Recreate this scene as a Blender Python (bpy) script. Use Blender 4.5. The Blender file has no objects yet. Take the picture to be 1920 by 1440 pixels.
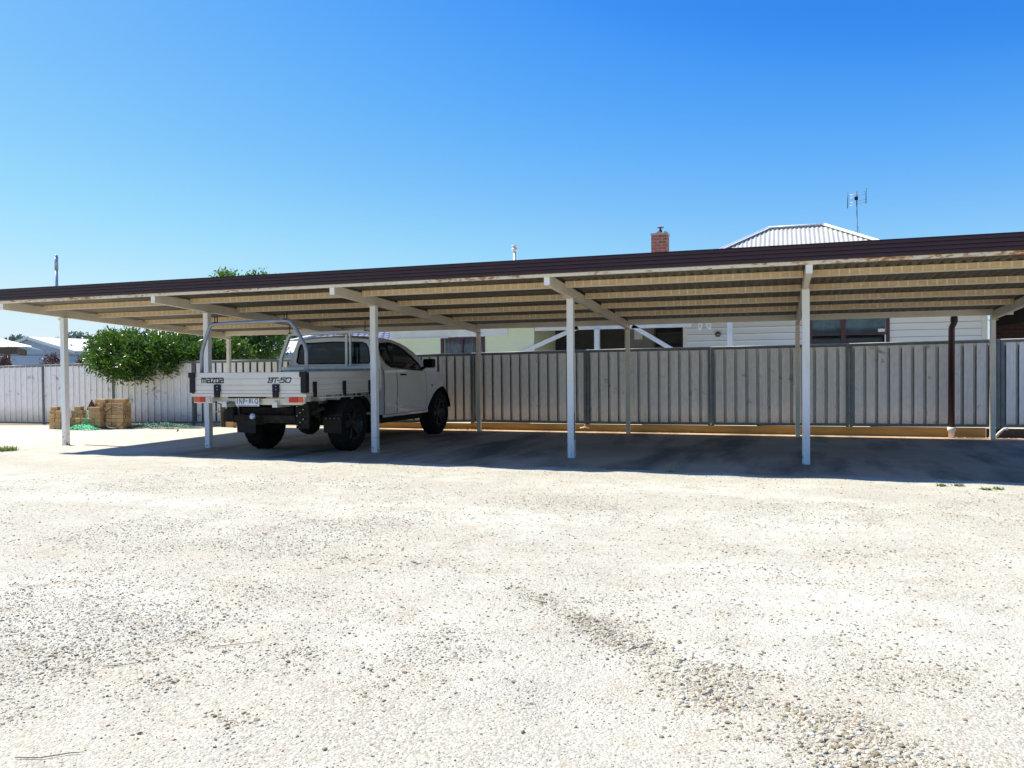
import bpy, bmesh, math, random
import numpy as np
from mathutils import Vector, Matrix
R = math.radians
random.seed(7)
scene = bpy.context.scene
col = scene.collection

# ------------------------------------------------------------ camera
cam_d = bpy.data.cameras.new("camera"); cam = bpy.data.objects.new("camera", cam_d); col.objects.link(cam)
scene.camera = cam
yaw, pitch, roll = .3256, -.0175, -.0092
fw = Vector((-math.sin(yaw)*math.cos(pitch), math.cos(yaw)*math.cos(pitch), math.sin(pitch)))
rt = Vector((math.cos(yaw), math.sin(yaw), 0)); up = rt.cross(fw)
rt2 = rt*math.cos(roll)+up*math.sin(roll); up2 = up*math.cos(roll)-rt*math.sin(roll)
m = Matrix((rt2, up2, -fw)).transposed().to_4x4(); m.translation = (11.6703, -10.4235, 1.2065)
cam.matrix_world = m
cam_d.sensor_width = 36; cam_d.lens = 1476.9/1920*36; cam_d.clip_end = 5000; cam_d.clip_start = .05

# ------------------------------------------------------------ light
SUN = Vector((-.72, .065, 1.0)).normalized()
EXPO = .68                              # exposure; the sky's strength is tied to it
SKY = .12*2**.45/2**EXPO
elev = math.asin(SUN.z); az = math.atan2(SUN.x, SUN.y)
world = bpy.data.worlds.new("World"); scene.world = world; world.use_nodes = True
wn = world.node_tree.nodes; wl = world.node_tree.links; wn.clear()
sky = wn.new("ShaderNodeTexSky"); sky.sky_type = 'NISHITA'; sky.sun_disc = False
sky.sun_elevation = elev; sky.sun_rotation = az
sky.altitude = 0; sky.air_density = 1.0; sky.dust_density = 0.6; sky.ozone_density = 2.0
hs = wn.new("ShaderNodeHueSaturation"); hs.inputs['Saturation'].default_value = 1.25; hs.inputs['Value'].default_value = 1.0
bg = wn.new("ShaderNodeBackground"); bg.inputs[1].default_value = SKY
wo = wn.new("ShaderNodeOutputWorld")
K = .12*2**.45*.7                      # brings the physical sky colour into 0..1 so its tone can be graded per channel
def vmul(src, k):
    x = wn.new("ShaderNodeVectorMath"); x.operation = 'SCALE'; wl.new(src, x.inputs[0]); x.inputs['Scale'].default_value = k; return x.outputs[0]
cv = wn.new("ShaderNodeRGBCurve"); mp_ = cv.mapping; mp_.use_clip = True
for ch, pts in enumerate((((.097, .040), (.118, .072), (.2, .195), (.371, .40), (.63, .64), (1, .80)), ((.23, .262), (.263, .335), (.39, .525), (.60, .75), (1, .93)), ((.30, .60), (.465, .84), (.537, .93), (.7, .965), (1, 1)))):
    c_ = mp_.curves[ch]; c_.points[0].location = (0, 0); c_.points[1].location = pts[-1]
    for p_ in pts[:-1]: c_.points.new(*p_)
mp_.update()
wl.new(sky.outputs[0], hs.inputs['Color']); wl.new(vmul(hs.outputs[0], K), cv.inputs['Color'])
wl.new(vmul(cv.outputs[0], 1/(K/.7)), bg.inputs[0]); wl.new(bg.outputs[0], wo.inputs[0])
sd = bpy.data.lights.new("sun", 'SUN'); sd.energy = 4.8; sd.angle = R(.53); sd.color = (1, .94, .80)
so = bpy.data.objects.new("sun", sd); col.objects.link(so)
so.rotation_euler = SUN.to_track_quat('Z', 'Y').to_euler()
vs = scene.view_settings
vs.view_transform = 'Standard'; vs.look = 'None'; vs.gamma = 1; vs.exposure = EXPO
scene.cycles.max_bounces = 8

# ------------------------------------------------------------ helpers
def tag(o, label=None, cat=None, group=None, kind=None):
    for k, v in (('label', label), ('category', cat), ('group', group), ('kind', kind)):
        if v: o[k] = v
    return o
def thing(name, label, cat, loc=(0, 0, 0), rz=0, group=None):
    o = bpy.data.objects.new(name, None); col.objects.link(o)
    o.location = loc; o.rotation_euler = (0, 0, rz); o.empty_display_size = .2
    return tag(o, label, cat, group)

class N:                                   # tiny node helper
    def __init__(s, name):
        s.m = bpy.data.materials.new(name); s.m.use_nodes = True
        s.t = s.m.node_tree; s.t.nodes.clear()
        s.out = s.t.nodes.new("ShaderNodeOutputMaterial"); s.b = s.t.nodes.new("ShaderNodeBsdfPrincipled")
        s.t.links.new(s.b.outputs[0], s.out.inputs[0])
        s.tc = s.t.nodes.new("ShaderNodeTexCoord")
    def n(s, typ, **kw):
        x = s.t.nodes.new(typ)
        for k, v in kw.items(): setattr(x, k, v)
        return x
    def l(s, a, b): s.t.links.new(a, b)
    def noise(s, scale, detail=4, rough=.6, stretch=None, coord='Object', dist=0):
        x = s.n("ShaderNodeTexNoise"); x.inputs['Scale'].default_value = scale
        x.inputs['Detail'].default_value = detail; x.inputs['Roughness'].default_value = rough
        x.inputs['Distortion'].default_value = dist
        src = s.tc.outputs[coord]
        if stretch:
            mp = s.n("ShaderNodeMapping"); mp.inputs['Scale'].default_value = stretch
            s.l(src, mp.inputs[0]); src = mp.outputs[0]
        s.l(src, x.inputs['Vector']); return x.outputs[0]
    def ramp(s, fac, stops):
        r = s.n("ShaderNodeValToRGB"); e = r.color_ramp.elements
        while len(e) < len(stops): e.new(.5)
        for i, (p, c) in enumerate(stops):
            e[i].position = p; e[i].color = (c, c, c, 1) if isinstance(c, (int, float)) else (*c, 1)
        s.l(fac, r.inputs[0]); return r.outputs[0]
    def mix(s, fac, a, b, typ='MIX'):
        x = s.n("ShaderNodeMix", data_type='RGBA', blend_type=typ)
        if isinstance(fac, (int, float)): x.inputs[0].default_value = fac
        else: s.l(fac, x.inputs[0])
        for i, v in ((6, a), (7, b)):
            if isinstance(v, tuple): x.inputs[i].default_value = (*v, 1)
            else: s.l(v, x.inputs[i])
        return x.outputs[2]
    def math(s, op, a, b=0, c=None):
        x = s.n("ShaderNodeMath", operation=op)
        for i, v in enumerate((a, b, c)):
            if v is None: continue
            if isinstance(v, (int, float)): x.inputs[i].default_value = v
            else: s.l(v, x.inputs[i])
        return x.outputs[0]
    def bump(s, h, strength=.5, dist=.01, prev=None):
        x = s.n("ShaderNodeBump"); x.inputs['Strength'].default_value = strength; x.inputs['Distance'].default_value = dist
        s.l(h, x.inputs['Height'])
        if prev: s.l(prev, x.inputs['Normal'])
        return x.outputs[0]
    def set(s, color=None, rough=None, metal=None, normal=None, spec=None):
        b = s.b
        for nm, v in (('Base Color', color), ('Roughness', rough), ('Metallic', metal), ('Normal', normal), ('Specular IOR Level', spec)):
            if v is None: continue
            if isinstance(v, tuple): b.inputs[nm].default_value = (*v, 1)
            elif isinstance(v, (int, float)): b.inputs[nm].default_value = v
            else: s.l(v, b.inputs[nm])
        return s.m

def _sep(s, colr, i=0):
    x = s.n("ShaderNodeSeparateColor"); s.l(colr, x.inputs[0]); return x.outputs[i]
def _mr(s, v, a, b):
    x = s.n("ShaderNodeMapRange"); s.l(v, x.inputs[0]); x.inputs[1].default_value = a; x.inputs[2].default_value = b; return x.outputs[0]
N.sep = _sep; N.mr = _mr

def simple(name, c1, c2=None, rough=.5, metal=0, scale=6, stops=(.35, .7), bump=0, bscale=60, spec=None, stretch=None):
    q = N(name)
    if c2 is None: c2 = tuple(v*.8 for v in c1)
    f = q.ramp(q.noise(scale, 6, .65, stretch), [(stops[0], 0), (stops[1], 1)])
    nm = q.bump(q.noise(bscale, 4), bump, .005) if bump else None
    return q.set(q.mix(f, c1, c2), rough, metal, nm, spec)

M = {}
M['paint_cream'] = simple('cream_steel_paint', (.74, .68, .55), (.60, .51, .37), .45, scale=3, stops=(.4, .85))
M['paint_white'] = simple('white_steel_paint', (.80, .80, .78), (.70, .69, .65), .4, scale=5, stops=(.5, .85), stretch=(1, 1, .3))
M['maroon'] = simple('maroon_steel_paint', (.034, .006, .008), (.022, .004, .006), .48, scale=4)
M['maroon_frame'] = simple('maroon_window_paint', (.09, .03, .035), (.06, .02, .025), .4)
M['galv_dark'] = simple('weathered_green_grey_steel', (.10, .125, .13), (.17, .19, .19), .45, .2, 8, bump=.1)
M['concrete'] = None
M['black_plastic'] = simple('black_plastic', (.007, .007, .0075), (.013, .013, .014), .55, spec=.25)
M['rubber'] = simple('dusty_tyre_rubber', (.009, .009, .009), (.018, .017, .016), .85, scale=9, spec=.15)
M['underbody'] = simple('dusty_black_steel', (.008, .007, .007), (.035, .03, .025), .8, scale=14, bump=.2, spec=.15)
M['rim'] = simple('black_wheel_rim', (.006, .006, .006), (.01, .01, .01), .5)
M['galv'] = simple('galvanised_steel_tube', (.30, .31, .32), (.20, .21, .22), .45, .3, 10)
M['alu'] = simple('aluminium_section', (.62, .61, .58), (.5, .49, .46), .4, .4, 6)
M['tray'] = simple('worn_aluminium_tray_board', (.66, .61, .53), (.56, .51, .43), .42, .1, 2.0, (.4, .9), stretch=(1, 1, 2))
M['truck_paint'] = simple('dusty_white_car_paint', (.66, .63, .585), (.55, .52, .475), .25, scale=1.5, stops=(.4, .8))
M['truck_paint'].node_tree.nodes['Principled BSDF'].inputs['Coat Weight'].default_value = .5
M['red_lens'] = simple('red_lamp_lens', (.55, .012, .008), (.42, .008, .006), .2, scale=60)
M['amber_lens'] = simple('amber_lamp_lens', (.75, .09, .015), (.6, .06, .01), .2, scale=60)
M['clear_lens'] = simple('clear_lamp_lens', (.55, .5, .46), (.4, .36, .33), .2, scale=60)
M['ball_cap'] = simple('blue_white_cap', (.55, .62, .72), (.2, .25, .35), .4, scale=40)
M['plate_white'] = simple('white_number_plate', (.72, .74, .76), None, .4)
M['plate_blue'] = simple('blue_plate_letters', (.02, .035, .10), None, .5)
M['decal'] = simple('dark_grey_decal', (.045, .05, .06), None, .5)
M['seat'] = simple('dark_seat_fabric', (.03, .03, .033), None, .9)
M['steel_bright'] = simple('bright_bolt', (.5, .5, .5), None, .35, .8)
M['cream_wall'] = simple('cream_fibro_wall', (.76, .79, .52), (.68, .71, .46), .75, scale=1.2, stops=(.4, .8), bump=.08)
M['white_trim'] = simple('white_trim_paint', (.76, .77, .74), (.64, .65, .62), .5, scale=4)
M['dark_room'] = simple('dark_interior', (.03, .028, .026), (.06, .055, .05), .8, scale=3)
M['curtain'] = simple('lace_curtain', (.62, .56, .54), (.34, .30, .30), .9, scale=5, stretch=(7, 1, .6))
M['paper'] = simple('white_paper', (.75, .76, .78), None, .7)
M['roof_white'] = simple('white_roof_sheet', (.86, .87, .86), (.76, .77, .76), .4, scale=2)
M['brown_timber'] = simple('brown_timber', (.055, .035, .025), (.09, .06, .045), .7, scale=14, bump=.2)
M['shed_blue'] = simple('pale_blue_shed_wall', (.24, .34, .47), (.19, .28, .40), .55, scale=3)
M['bark'] = simple('tree_bark', (.10, .075, .055), (.18, .14, .10), .9, scale=18, bump=.6)
M['netting'] = simple('green_plastic_netting', (.01, .52, .24), (.01, .36, .17), .5, scale=20)
M['hose'] = simple('dark_garden_hose', (.02, .035, .03), (.03, .05, .04), .5)
M['pvc'] = simple('white_pvc', (.78, .76, .72), (.62, .58, .5), .4, scale=14)
M['brass'] = simple('tarnished_brass', (.25, .2, .12), None, .4, .8)
M['pipe_grey'] = simple('galvanised_flue', (.50, .53, .57), (.42, .45, .5), .4, .3)

def glassy(name, tint, trans, rough=.04):
    q = N(name); q.t.nodes.remove(q.b)
    tr = q.n("ShaderNodeBsdfTransparent"); tr.inputs[0].default_value = (*tint, 1)
    gl = q.n("ShaderNodeBsdfGlossy"); gl.inputs['Roughness'].default_value = rough; gl.inputs[0].default_value = (.9, .95, 1, 1)
    df = q.n("ShaderNodeBsdfDiffuse"); df.inputs[0].default_value = (.012, .014, .018, 1)
    m0 = q.n("ShaderNodeMixShader"); m0.inputs[0].default_value = trans
    q.l(df.outputs[0], m0.inputs[1]); q.l(tr.outputs[0], m0.inputs[2])
    lw = q.n("ShaderNodeLayerWeight"); lw.inputs[0].default_value = .5; fo = q.math('ADD', q.math('MULTIPLY', q.math('POWER', lw.outputs['Facing'], 4.0), .9), .028)
    mx = q.n("ShaderNodeMixShader"); q.l(fo, mx.inputs[0]); q.l(m0.outputs[0], mx.inputs[1]); q.l(gl.outputs[0], mx.inputs[2])
    q.l(mx.outputs[0], q.out.inputs[0]); return q.m
M['glass'] = glassy('tinted_car_glass', (.12, .16, .20), .75)
M['window_glass'] = glassy('window_glass', (.80, .84, .86), .85)

# carport steel purlin: dirty cream paint with paler lines repeating at the corrugation pitch
def purlin_mat():
    q = N('dirty_cream_purlin')
    sx = q.n("ShaderNodeSeparateXYZ"); q.l(q.tc.outputs['Object'], sx.inputs[0])
    wob = q.math('MULTIPLY', q.noise(1.3, 2), .03)
    u = q.math('FRACT', q.math('DIVIDE', q.math('ADD', sx.outputs[0], wob), .11))
    line = q.math('LESS_THAN', q.math('ABSOLUTE', q.math('SUBTRACT', u, .5)), .09)
    var = q.ramp(q.noise(2.2, 3), [(.35, .25), (.65, 1)])
    base = q.mix(q.ramp(q.noise(7, 5, .7, (1, 1, 4)), [(.35, 0), (.7, 1)]), (.74, .555, .31), (.57, .41, .22))
    c = q.mix(q.math('MULTIPLY', line, var), base, (.80, .70, .50))
    return q.set(c, .55)
M['purlin'] = purlin_mat()

def post_paint():
    q = N('chipped_white_post_paint')
    c = q.mix(q.ramp(q.noise(5, 6, .65, (1, 1, .3)), [(.45, 0), (.85, 1)]), (.82, .82, .79), (.66, .64, .58))
    sx = q.n("ShaderNodeSeparateXYZ"); q.l(q.tc.outputs['Object'], sx.inputs[0])
    low = q.math('SUBTRACT', .10, q.math('MULTIPLY', q.mr(sx.outputs[2], 0, .5), .10))
    f = q.ramp(q.math('ADD', q.noise(26, 5, .7, (1, 1, .6)), low), [(.66, 0), (.70, 1)])
    return q.set(q.mix(f, c, (.22, .12, .07)), .42, 0, q.bump(q.noise(7, 2, .5, (1, 1, .4)), .12, .01))
def rusty_cream():
    q = N('rust_spotted_cream_paint')
    n1 = q.noise(9, 6, .75, (1, 1, 3)); n2 = q.noise(1.2, 2)
    f = q.ramp(q.math('MULTIPLY', n1, q.math('ADD', n2, .55)), [(.53, 0), (.62, 1)])
    c = q.mix(f, (.76, .69, .54), (.42, .17, .04))
    return q.set(c, .55)
M['rusty'] = rusty_cream(); M['post_paint'] = post_paint()

def roof_under():
    q = N('weathered_zinc_sheet')
    f = q.noise(3, 6, .6, (6, .4, 1))
    return q.set(q.mix(q.ramp(f, [(.3, 0), (.7, 1)]), (.17, .155, .12), (.09, .082, .065)), .5, .3)
M['sheet'] = roof_under()

def fence_mat():
    q = N('weathered_fence_sheet')
    streak = q.noise(9, 5, .6, (1, 1, .06)); blot = q.noise(2.3, 6, .7, dist=.6)
    c = q.mix(q.ramp(streak, [(.35, 0), (.7, 1)]), (.85, .83, .78), (.74, .715, .67))
    c = q.mix(q.ramp(q.noise(14, 4, .6, (1, 1, .5)), [(.45, 0), (.9, .6)]), c, (.52, .49, .45))
    sz_ = q.n("ShaderNodeSeparateXYZ"); q.l(q.tc.outputs['Object'], sz_.inputs[0])
    soil = q.math('MULTIPLY', q.math('SUBTRACT', 1, q.mr(q.math('ADD', sz_.outputs[2], q.math('MULTIPLY', q.noise(6, 5, .7), -.35)), -.12, .22)), .6)
    c = q.mix(soil, c, (.36, .29, .21))
    c = q.mix(q.ramp(blot, [(.60, 0), (.70, .8)]), c, (.16, .15, .14))
    return q.set(c, .45, .1)
M['fence'] = fence_mat(); M['fence_groove_shade'] = simple('painted_shade_in_sheet_channels', (.16, .145, .12), (.26, .24, .205), .7, scale=5, stretch=(1, 1, .3))  # second material: dark tone painting the shade on the groove side walls

def weatherboard(name, c1, c2):
    return simple(name, c1, c2, .6, scale=2.5, stops=(.4, .8), stretch=(.5, 1, 6))
M['board'] = weatherboard('white_weatherboard', (.80, .83, .85), (.72, .76, .79))

def brickmat(name, a, b, mortar, sc):
    q = N(name)
    mp = q.n("ShaderNodeMapping"); mp.inputs['Rotation'].default_value = (R(90), 0, 0)
    q.l(q.tc.outputs['Object'], mp.inputs[0])
    br = q.n("ShaderNodeTexBrick"); br.inputs['Scale'].default_value = sc
    br.inputs['Color1'].default_value = (*a, 1); br.inputs['Color2'].default_value = (*b, 1); br.inputs['Mortar'].default_value = (*mortar, 1)
    br.inputs['Mortar Size'].default_value = .012; br.inputs['Brick Width'].default_value = .24; br.inputs['Row Height'].default_value = .086
    q.l(mp.outputs[0], br.inputs['Vector'])
    c = q.mix(q.ramp(q.noise(12, 5), [(.4, 0), (.75, .6)]), br.outputs[0], (.10, .05, .04))
    return q.set(c, .85)
M['brick_red'] = brickmat('old_red_brick', (.40, .10, .055), (.30, .075, .045), (.30, .24, .2), 1)
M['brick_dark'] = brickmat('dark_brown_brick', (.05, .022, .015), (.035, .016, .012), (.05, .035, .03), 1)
M['block'] = simple('sandstone_coloured_block', (.50, .34, .17), (.38, .24, .11), .85, scale=7, bump=.4, bscale=90)
M['sleeper'] = simple('yellow_treated_timber', (.52, .31, .09), (.34, .19, .05), .75, scale=5, stretch=(.4, 1, 5), bump=.2)

def tiles():
    q = N('glazed_dark_roof_tile')
    mp = q.n("ShaderNodeMapping"); q.l(q.tc.outputs['UV'], mp.inputs[0])
    br = q.n("ShaderNodeTexBrick"); br.inputs['Scale'].default_value = 1; br.inputs['Brick Width'].default_value = .3; br.inputs['Row Height'].default_value = .34
    br.inputs['Mortar Size'].default_value = .04; br.offset = .5
    br.inputs['Color1'].default_value = (.30, .25, .28, 1); br.inputs['Color2'].default_value = (.2, .17, .2, 1); br.inputs['Mortar'].default_value = (.03, .025, .03, 1)
    q.l(q.tc.outputs['Object'], mp.inputs[0]); q.l(mp.outputs[0], br.inputs['Vector'])
    return q.set(br.outputs[0], .25, .0, q.bump(br.outputs['Fac'], .8, -.03))
M['tiles'] = tiles()

def leafmat(name, c1, c2, gloss=.35, trans=.3):
    q = N(name)
    at = q.n("ShaderNodeAttribute"); at.attribute_name = 'rnd'
    c = q.mix(at.outputs['Fac'], c1, c2)
    q.set(c, gloss, 0)
    tl = q.n("ShaderNodeBsdfTranslucent"); q.l(q.mix(.6, c, (.45, .75, .08), 'MULTIPLY'), tl.inputs[0])
    sc = q.n("ShaderNodeMix", data_type='RGBA'); sc.inputs[0].default_value = .35
    mx = q.n("ShaderNodeMixShader"); mx.inputs[0].default_value = trans
    c2n = q.mix(.5, c, (.20, .42, .03)); q.l(c2n, tl.inputs[0])
    q.l(q.b.outputs[0], mx.inputs[1]); q.l(tl.outputs[0], mx.inputs[2]); q.l(mx.outputs[0], q.out.inputs[0]); return q.m
M['leaf_a'] = leafmat('glossy_green_leaf', (.008, .030, .004), (.10, .21, .018), .28, .2)
M['leaf_b'] = leafmat('mid_green_leaf', (.03, .075, .012), (.13, .22, .03), .4, .3)
M['leaf_weed'] = leafmat('weed_leaf', (.20, .28, .08), (.34, .40, .14), .6)
M['leaf_red'] = leafmat('dark_red_leaf', (.03, .008, .010), (.14, .012, .03), .5, .04)
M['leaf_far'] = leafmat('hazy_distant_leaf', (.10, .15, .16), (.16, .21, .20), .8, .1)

# ------------------------------------------------------------ mesh builder
class MB:
    def __init__(s): s.v = []; s.f = []; s.sm = []
    def add(s, vs_, fs, smooth=False):
        k = len(s.v); s.v += [tuple(v) for v in vs_]; s.f += [tuple(i+k for i in f) for f in fs]; s.sm += [smooth]*len(fs); return s
    def box(s, x0, x1, y0, y1, z0, z1, rot=None, c=None):
        p = [Vector((x, y, z)) for z in (z0, z1) for y in (y0, y1) for x in (x0, x1)]
        if rot is not None:
            cc = Vector(c) if c else Vector(((x0+x1)/2, (y0+y1)/2, (z0+z1)/2)); p = [rot @ (q-cc)+cc for q in p]
        return s.add(p, [(0, 2, 3, 1), (4, 5, 7, 6), (0, 1, 5, 4), (2, 6, 7, 3), (0, 4, 6, 2), (1, 3, 7, 5)])
    def beam(s, a, b, w, h, upv=(0, 0, 1)):
        a = Vector(a); b = Vector(b); d = (b-a).normalized(); u = Vector(upv); sd_ = d.cross(u).normalized(); u = sd_.cross(d)
        p = []
        for q in (a, b):
            for i, j in ((-1, -1), (1, -1), (1, 1), (-1, 1)): p.append(q+sd_*(i*w/2)+u*(j*h/2))
        return s.add(p, [(0, 1, 2, 3), (7, 6, 5, 4), (0, 4, 5, 1), (1, 5, 6, 2), (2, 6, 7, 3), (3, 7, 4, 0)])
    def tube(s, pts, r, n=10, closed=False, caps=True):
        pts = [Vector(p) for p in pts]; L = len(pts); rs = r if isinstance(r, (list, tuple)) else [r]*L
        vs_, fs = [], []; prev = None
        for i, p in enumerate(pts):
            if closed: t = (pts[(i+1) % L]-pts[i-1]).normalized()
            else: t = (pts[min(i+1, L-1)]-pts[max(i-1, 0)]).normalized()
            if prev is None:
                u = t.orthogonal().normalized()
            else:
                u = (prev-t*prev.dot(t)).normalized()
            prev = u; w = t.cross(u)
            for k in range(n):
                a = 2*math.pi*k/n; vs_.append(p+(u*math.cos(a)+w*math.sin(a))*rs[i])
        for i in range(L if closed else L-1):
            j = (i+1) % L
            for k in range(n):
                k2 = (k+1) % n; fs.append((i*n+k, i*n+k2, j*n+k2, j*n+k))
        s.add(vs_, fs, True)
        if caps and not closed:
            k = len(s.v)-L*n
            s.f += [tuple(k+n-1-i for i in range(n)), tuple(k+(L-1)*n+i for i in range(n))]; s.sm += [False, False]
        return s
    def lathe(s, prof, c, axis='x', n=32, mod=None):
        vs_, fs = [], []
        for i, (a, r) in enumerate(prof):
            for k in range(n):
                t = 2*math.pi*k/n; rr = r*(mod(i, k) if mod else 1)
                y, z = rr*math.cos(t), rr*math.sin(t)
                vs_.append({'x': (c[0]+a, c[1]+y, c[2]+z), 'y': (c[0]+y, c[1]+a, c[2]+z), 'z': (c[0]+y, c[1]+z, c[2]+a)}[axis])
        for i in range(len(prof)-1):
            for k in range(n):
                k2 = (k+1) % n; fs.append((i*n+k, i*n+k2, (i+1)*n+k2, (i+1)*n+k))
        return s.add(vs_, fs, mod is None)
    def prism(s, poly, axis, a, b):
        n = len(poly)
        def P(u, v, w): return {'x': (w, u, v), 'y': (u, w, v), 'z': (u, v, w)}[axis]
        return s.add([P(u, v, a) for u, v in poly]+[P(u, v, b) for u, v in poly],
                     [tuple(range(n)), tuple(range(2*n-1, n-1, -1))]+[(i, i+n, (i+1) % n+n, (i+1) % n) for i in range(n)])
    def build(s, name, mat, parent=None, bevel=0, recalc=True):
        me = bpy.data.meshes.new(name); me.from_pydata(s.v, [], s.f)
        me.polygons.foreach_set('use_smooth', s.sm)
        if recalc:
            bm = bmesh.new(); bm.from_mesh(me); bmesh.ops.recalc_face_normals(bm, faces=bm.faces); bm.to_mesh(me); bm.free()
        mats = mat if isinstance(mat, list) else [mat]
        for q in mats: me.materials.append(q)
        o = bpy.data.objects.new(name, me); col.objects.link(o)
        if parent: o.parent = parent
        if bevel:
            b = o.modifiers.new('bevel', 'BEVEL'); b.width = bevel; b.segments = 2; b.limit_method = 'ANGLE'
        return o
def nump_mesh(name, V, F, mat, parent=None, smooth=False, rnd=None, cols=None):
    """V (n,3), F (m,k) fixed-size faces"""
    me = bpy.data.meshes.new(name); m_, k = F.shape
    me.vertices.add(len(V)); me.vertices.foreach_set('co', V.astype(np.float32).ravel())
    me.loops.add(m_*k); me.loops.foreach_set('vertex_index', F.astype(np.int32).ravel())
    me.polygons.add(m_); me.polygons.foreach_set('loop_start', np.arange(0, m_*k, k, dtype=np.int32))
    me.polygons.foreach_set('use_smooth', np.full(m_, smooth))
    me.update(calc_edges=True)
    if rnd is not None:
        a = me.attributes.new('rnd', 'FLOAT', 'POINT'); a.data.foreach_set('value', rnd.astype(np.float32))
    if cols is not None:
        a = me.attributes.new('tint', 'FLOAT_COLOR', 'POINT'); a.data.foreach_set('color', cols.astype(np.float32).ravel())
    me.materials.append(mat)
    o = bpy.data.objects.new(name, me); col.objects.link(o)
    if parent: o.parent = parent
    return o

rng = np.random.default_rng(11)
def foliage(blobs, nclump, per, size, seed, clump_r=.16, aspect=.34, up=.25):
    """pointed folded leaves in whorls, spread through ellipsoid blobs (x,y,z,rx,ry,rz)"""
    g = np.random.default_rng(seed); B = np.array(blobs, float)
    w = (B[:, 3]*B[:, 4]*B[:, 5])**(2/3); w /= w.sum()
    bi = g.choice(len(B), nclump, p=w)
    d = g.normal(size=(nclump, 3)); d /= np.linalg.norm(d, axis=1)[:, None]
    rad = g.uniform(.45, 1.0, nclump)**.6 * g.uniform(.86, 1.12, nclump)
    cen = B[bi, :3]+d*B[bi, 3:6]*rad[:, None]
    n = nclump*per
    c = np.repeat(cen, per, 0); od = np.repeat(d, per, 0)
    ld = g.normal(size=(n, 3))+od*.7; ld[:, 2] += up; ld /= np.linalg.norm(ld, axis=1)[:, None]
    base = c+g.normal(size=(n, 3))*clump_r*.45
    L = size*g.uniform(.6, 1.2, n)[:, None]
    sdv = np.cross(ld, g.normal(size=(n, 3))); sdv /= np.linalg.norm(sdv, axis=1)[:, None]
    nr = np.cross(ld, sdv)
    W = L*aspect
    p0 = base; p1 = base+ld*L*.45+sdv*W*.5+nr*W*.25; p2 = base+ld*L-nr*L*.12; p3 = base+ld*L*.45-sdv*W*.5+nr*W*.25; pm = base+ld*L*.5
    V = np.stack([p0, p1, p2, p3, pm], 1).reshape(-1, 3)
    i = np.arange(n)[:, None]*5
    F = np.concatenate([i+np.array([[0, 1, 4]]), i+np.array([[1, 2, 4]]), i+np.array([[4, 2, 3]]), i+np.array([[0, 4, 3]])], 0)
    cl = np.repeat(g.uniform(0, 1, nclump), per)
    rn = np.clip(cl*.65+g.uniform(0, .5, n)-.05, 0, 1)
    return V, F, np.repeat(rn, 5)
def crown(blobs, nclump, per, size, seed, mat, parent, name='crown', **kw):
    V, F, rn = foliage(blobs, nclump, per, size, seed, **kw)
    return nump_mesh(name, V, F, mat, parent, True, rn)

def sn(x, y, seed, f, oct=4):
    """smooth pseudo noise about -1..1"""
    g = np.random.default_rng(seed); s = 0; a = 1; tot = 0
    for o in range(oct):
        for k in range(5):
            t = g.uniform(0, 2*np.pi); ff = f*g.uniform(.7, 1.4); s = s+a*np.sin(ff*(x*np.cos(t)+y*np.sin(t))+g.uniform(0, 6.28)+1.3*np.sin(ff*.6*(x*np.sin(t)-y*np.cos(t))+k))
        tot += a*1.6; a *= .55; f *= 2.03
    return s/tot

# ------------------------------------------------------------ ground
def gh(x, y):
    """height of the bare ground: gravel yard in front, lower sandy yard at the left, soil bed under the slab"""
    x = np.asarray(x, float); y = np.asarray(y, float)
    edge = -1.13+.05*sn(x, y*0, 5, 3.0, 3)
    rip = .006*sn(x, y, 1, 5)+.012*sn(x, y, 2, 1.1)
    grav = .004+rip+.012*np.exp(-((y-edge+.15)/.2)**2)
    sand = -.012+.006*sn(x, y, 3, 2.5)-.01*np.clip(-x-1, 0, 6)
    under = -.09
    fgrav = 1/(1+np.exp((y-edge)/.012))
    left = 1/(1+np.exp((x-.42)/.015)); back = 1/(1+np.exp(-(y-4.60)/.01)); right = 1/(1+np.exp(-(x-15.9)/.02))
    oth = np.clip(left+back+right, 0, 1)
    soft = 1/(1+np.exp((y-edge)/.25))
    nong = sand*oth+under*(1-oth)
    a = np.where(x < .42, soft, fgrav)
    far = np.clip((np.hypot(x-8, y)-30)/40, 0, 1)
    return (grav*a+nong*(1-a))*(1-far)-.05*far

def dirt(x, y):
    """0..1 where the fines are washed out and brown earth with bigger stones lies bare"""
    yb = np.interp(x, [9.6, 10.52, 11.14, 11.36, 11.65, 11.95, 12.4], [-5.9, -6.52, -7.10, -7.33, -7.45, -7.80, -8.5])
    a = .95*np.exp(-((y-yb-.03*np.clip(x-11, 0, 1))/(.10+.20*np.clip(x-10.6, 0, 1)))**2)*np.clip((x-10.2)*3, 0, 1)*np.clip(.72+.6*sn(x, y, 71, 7, 3), 0, 1)
    for cx, cy, rx, ry, k in ((9.80, -8.27, .17, .11, 1), (9.38, -7.98, .2, .12, .3), (9.55, -7.55, .3, .15, .25), (9.82, -7.54, .15, .1, .25), (10.2, -7.8, .35, .2, .25), (11.72, -7.62, .3, .16, .9),
                              (9.3, -6.0, .5, .2, .35), (8.3, -4.8, .8, .2, .3), (11.9, -4.9, .9, .25, .3), (13.1, -5.6, .6, .25, .3), (6.5, -3.0, 1.4, .3, .25), (12.8, -3.2, 1.2, .3, .25)):
        a = a+k*np.exp(-(((x-cx)/rx)**2+((y-cy)/ry)**2))*np.clip(.6+sn(x, y, 72, 9), 0, 1.2)
    return np.clip(a, 0, 1)
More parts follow.
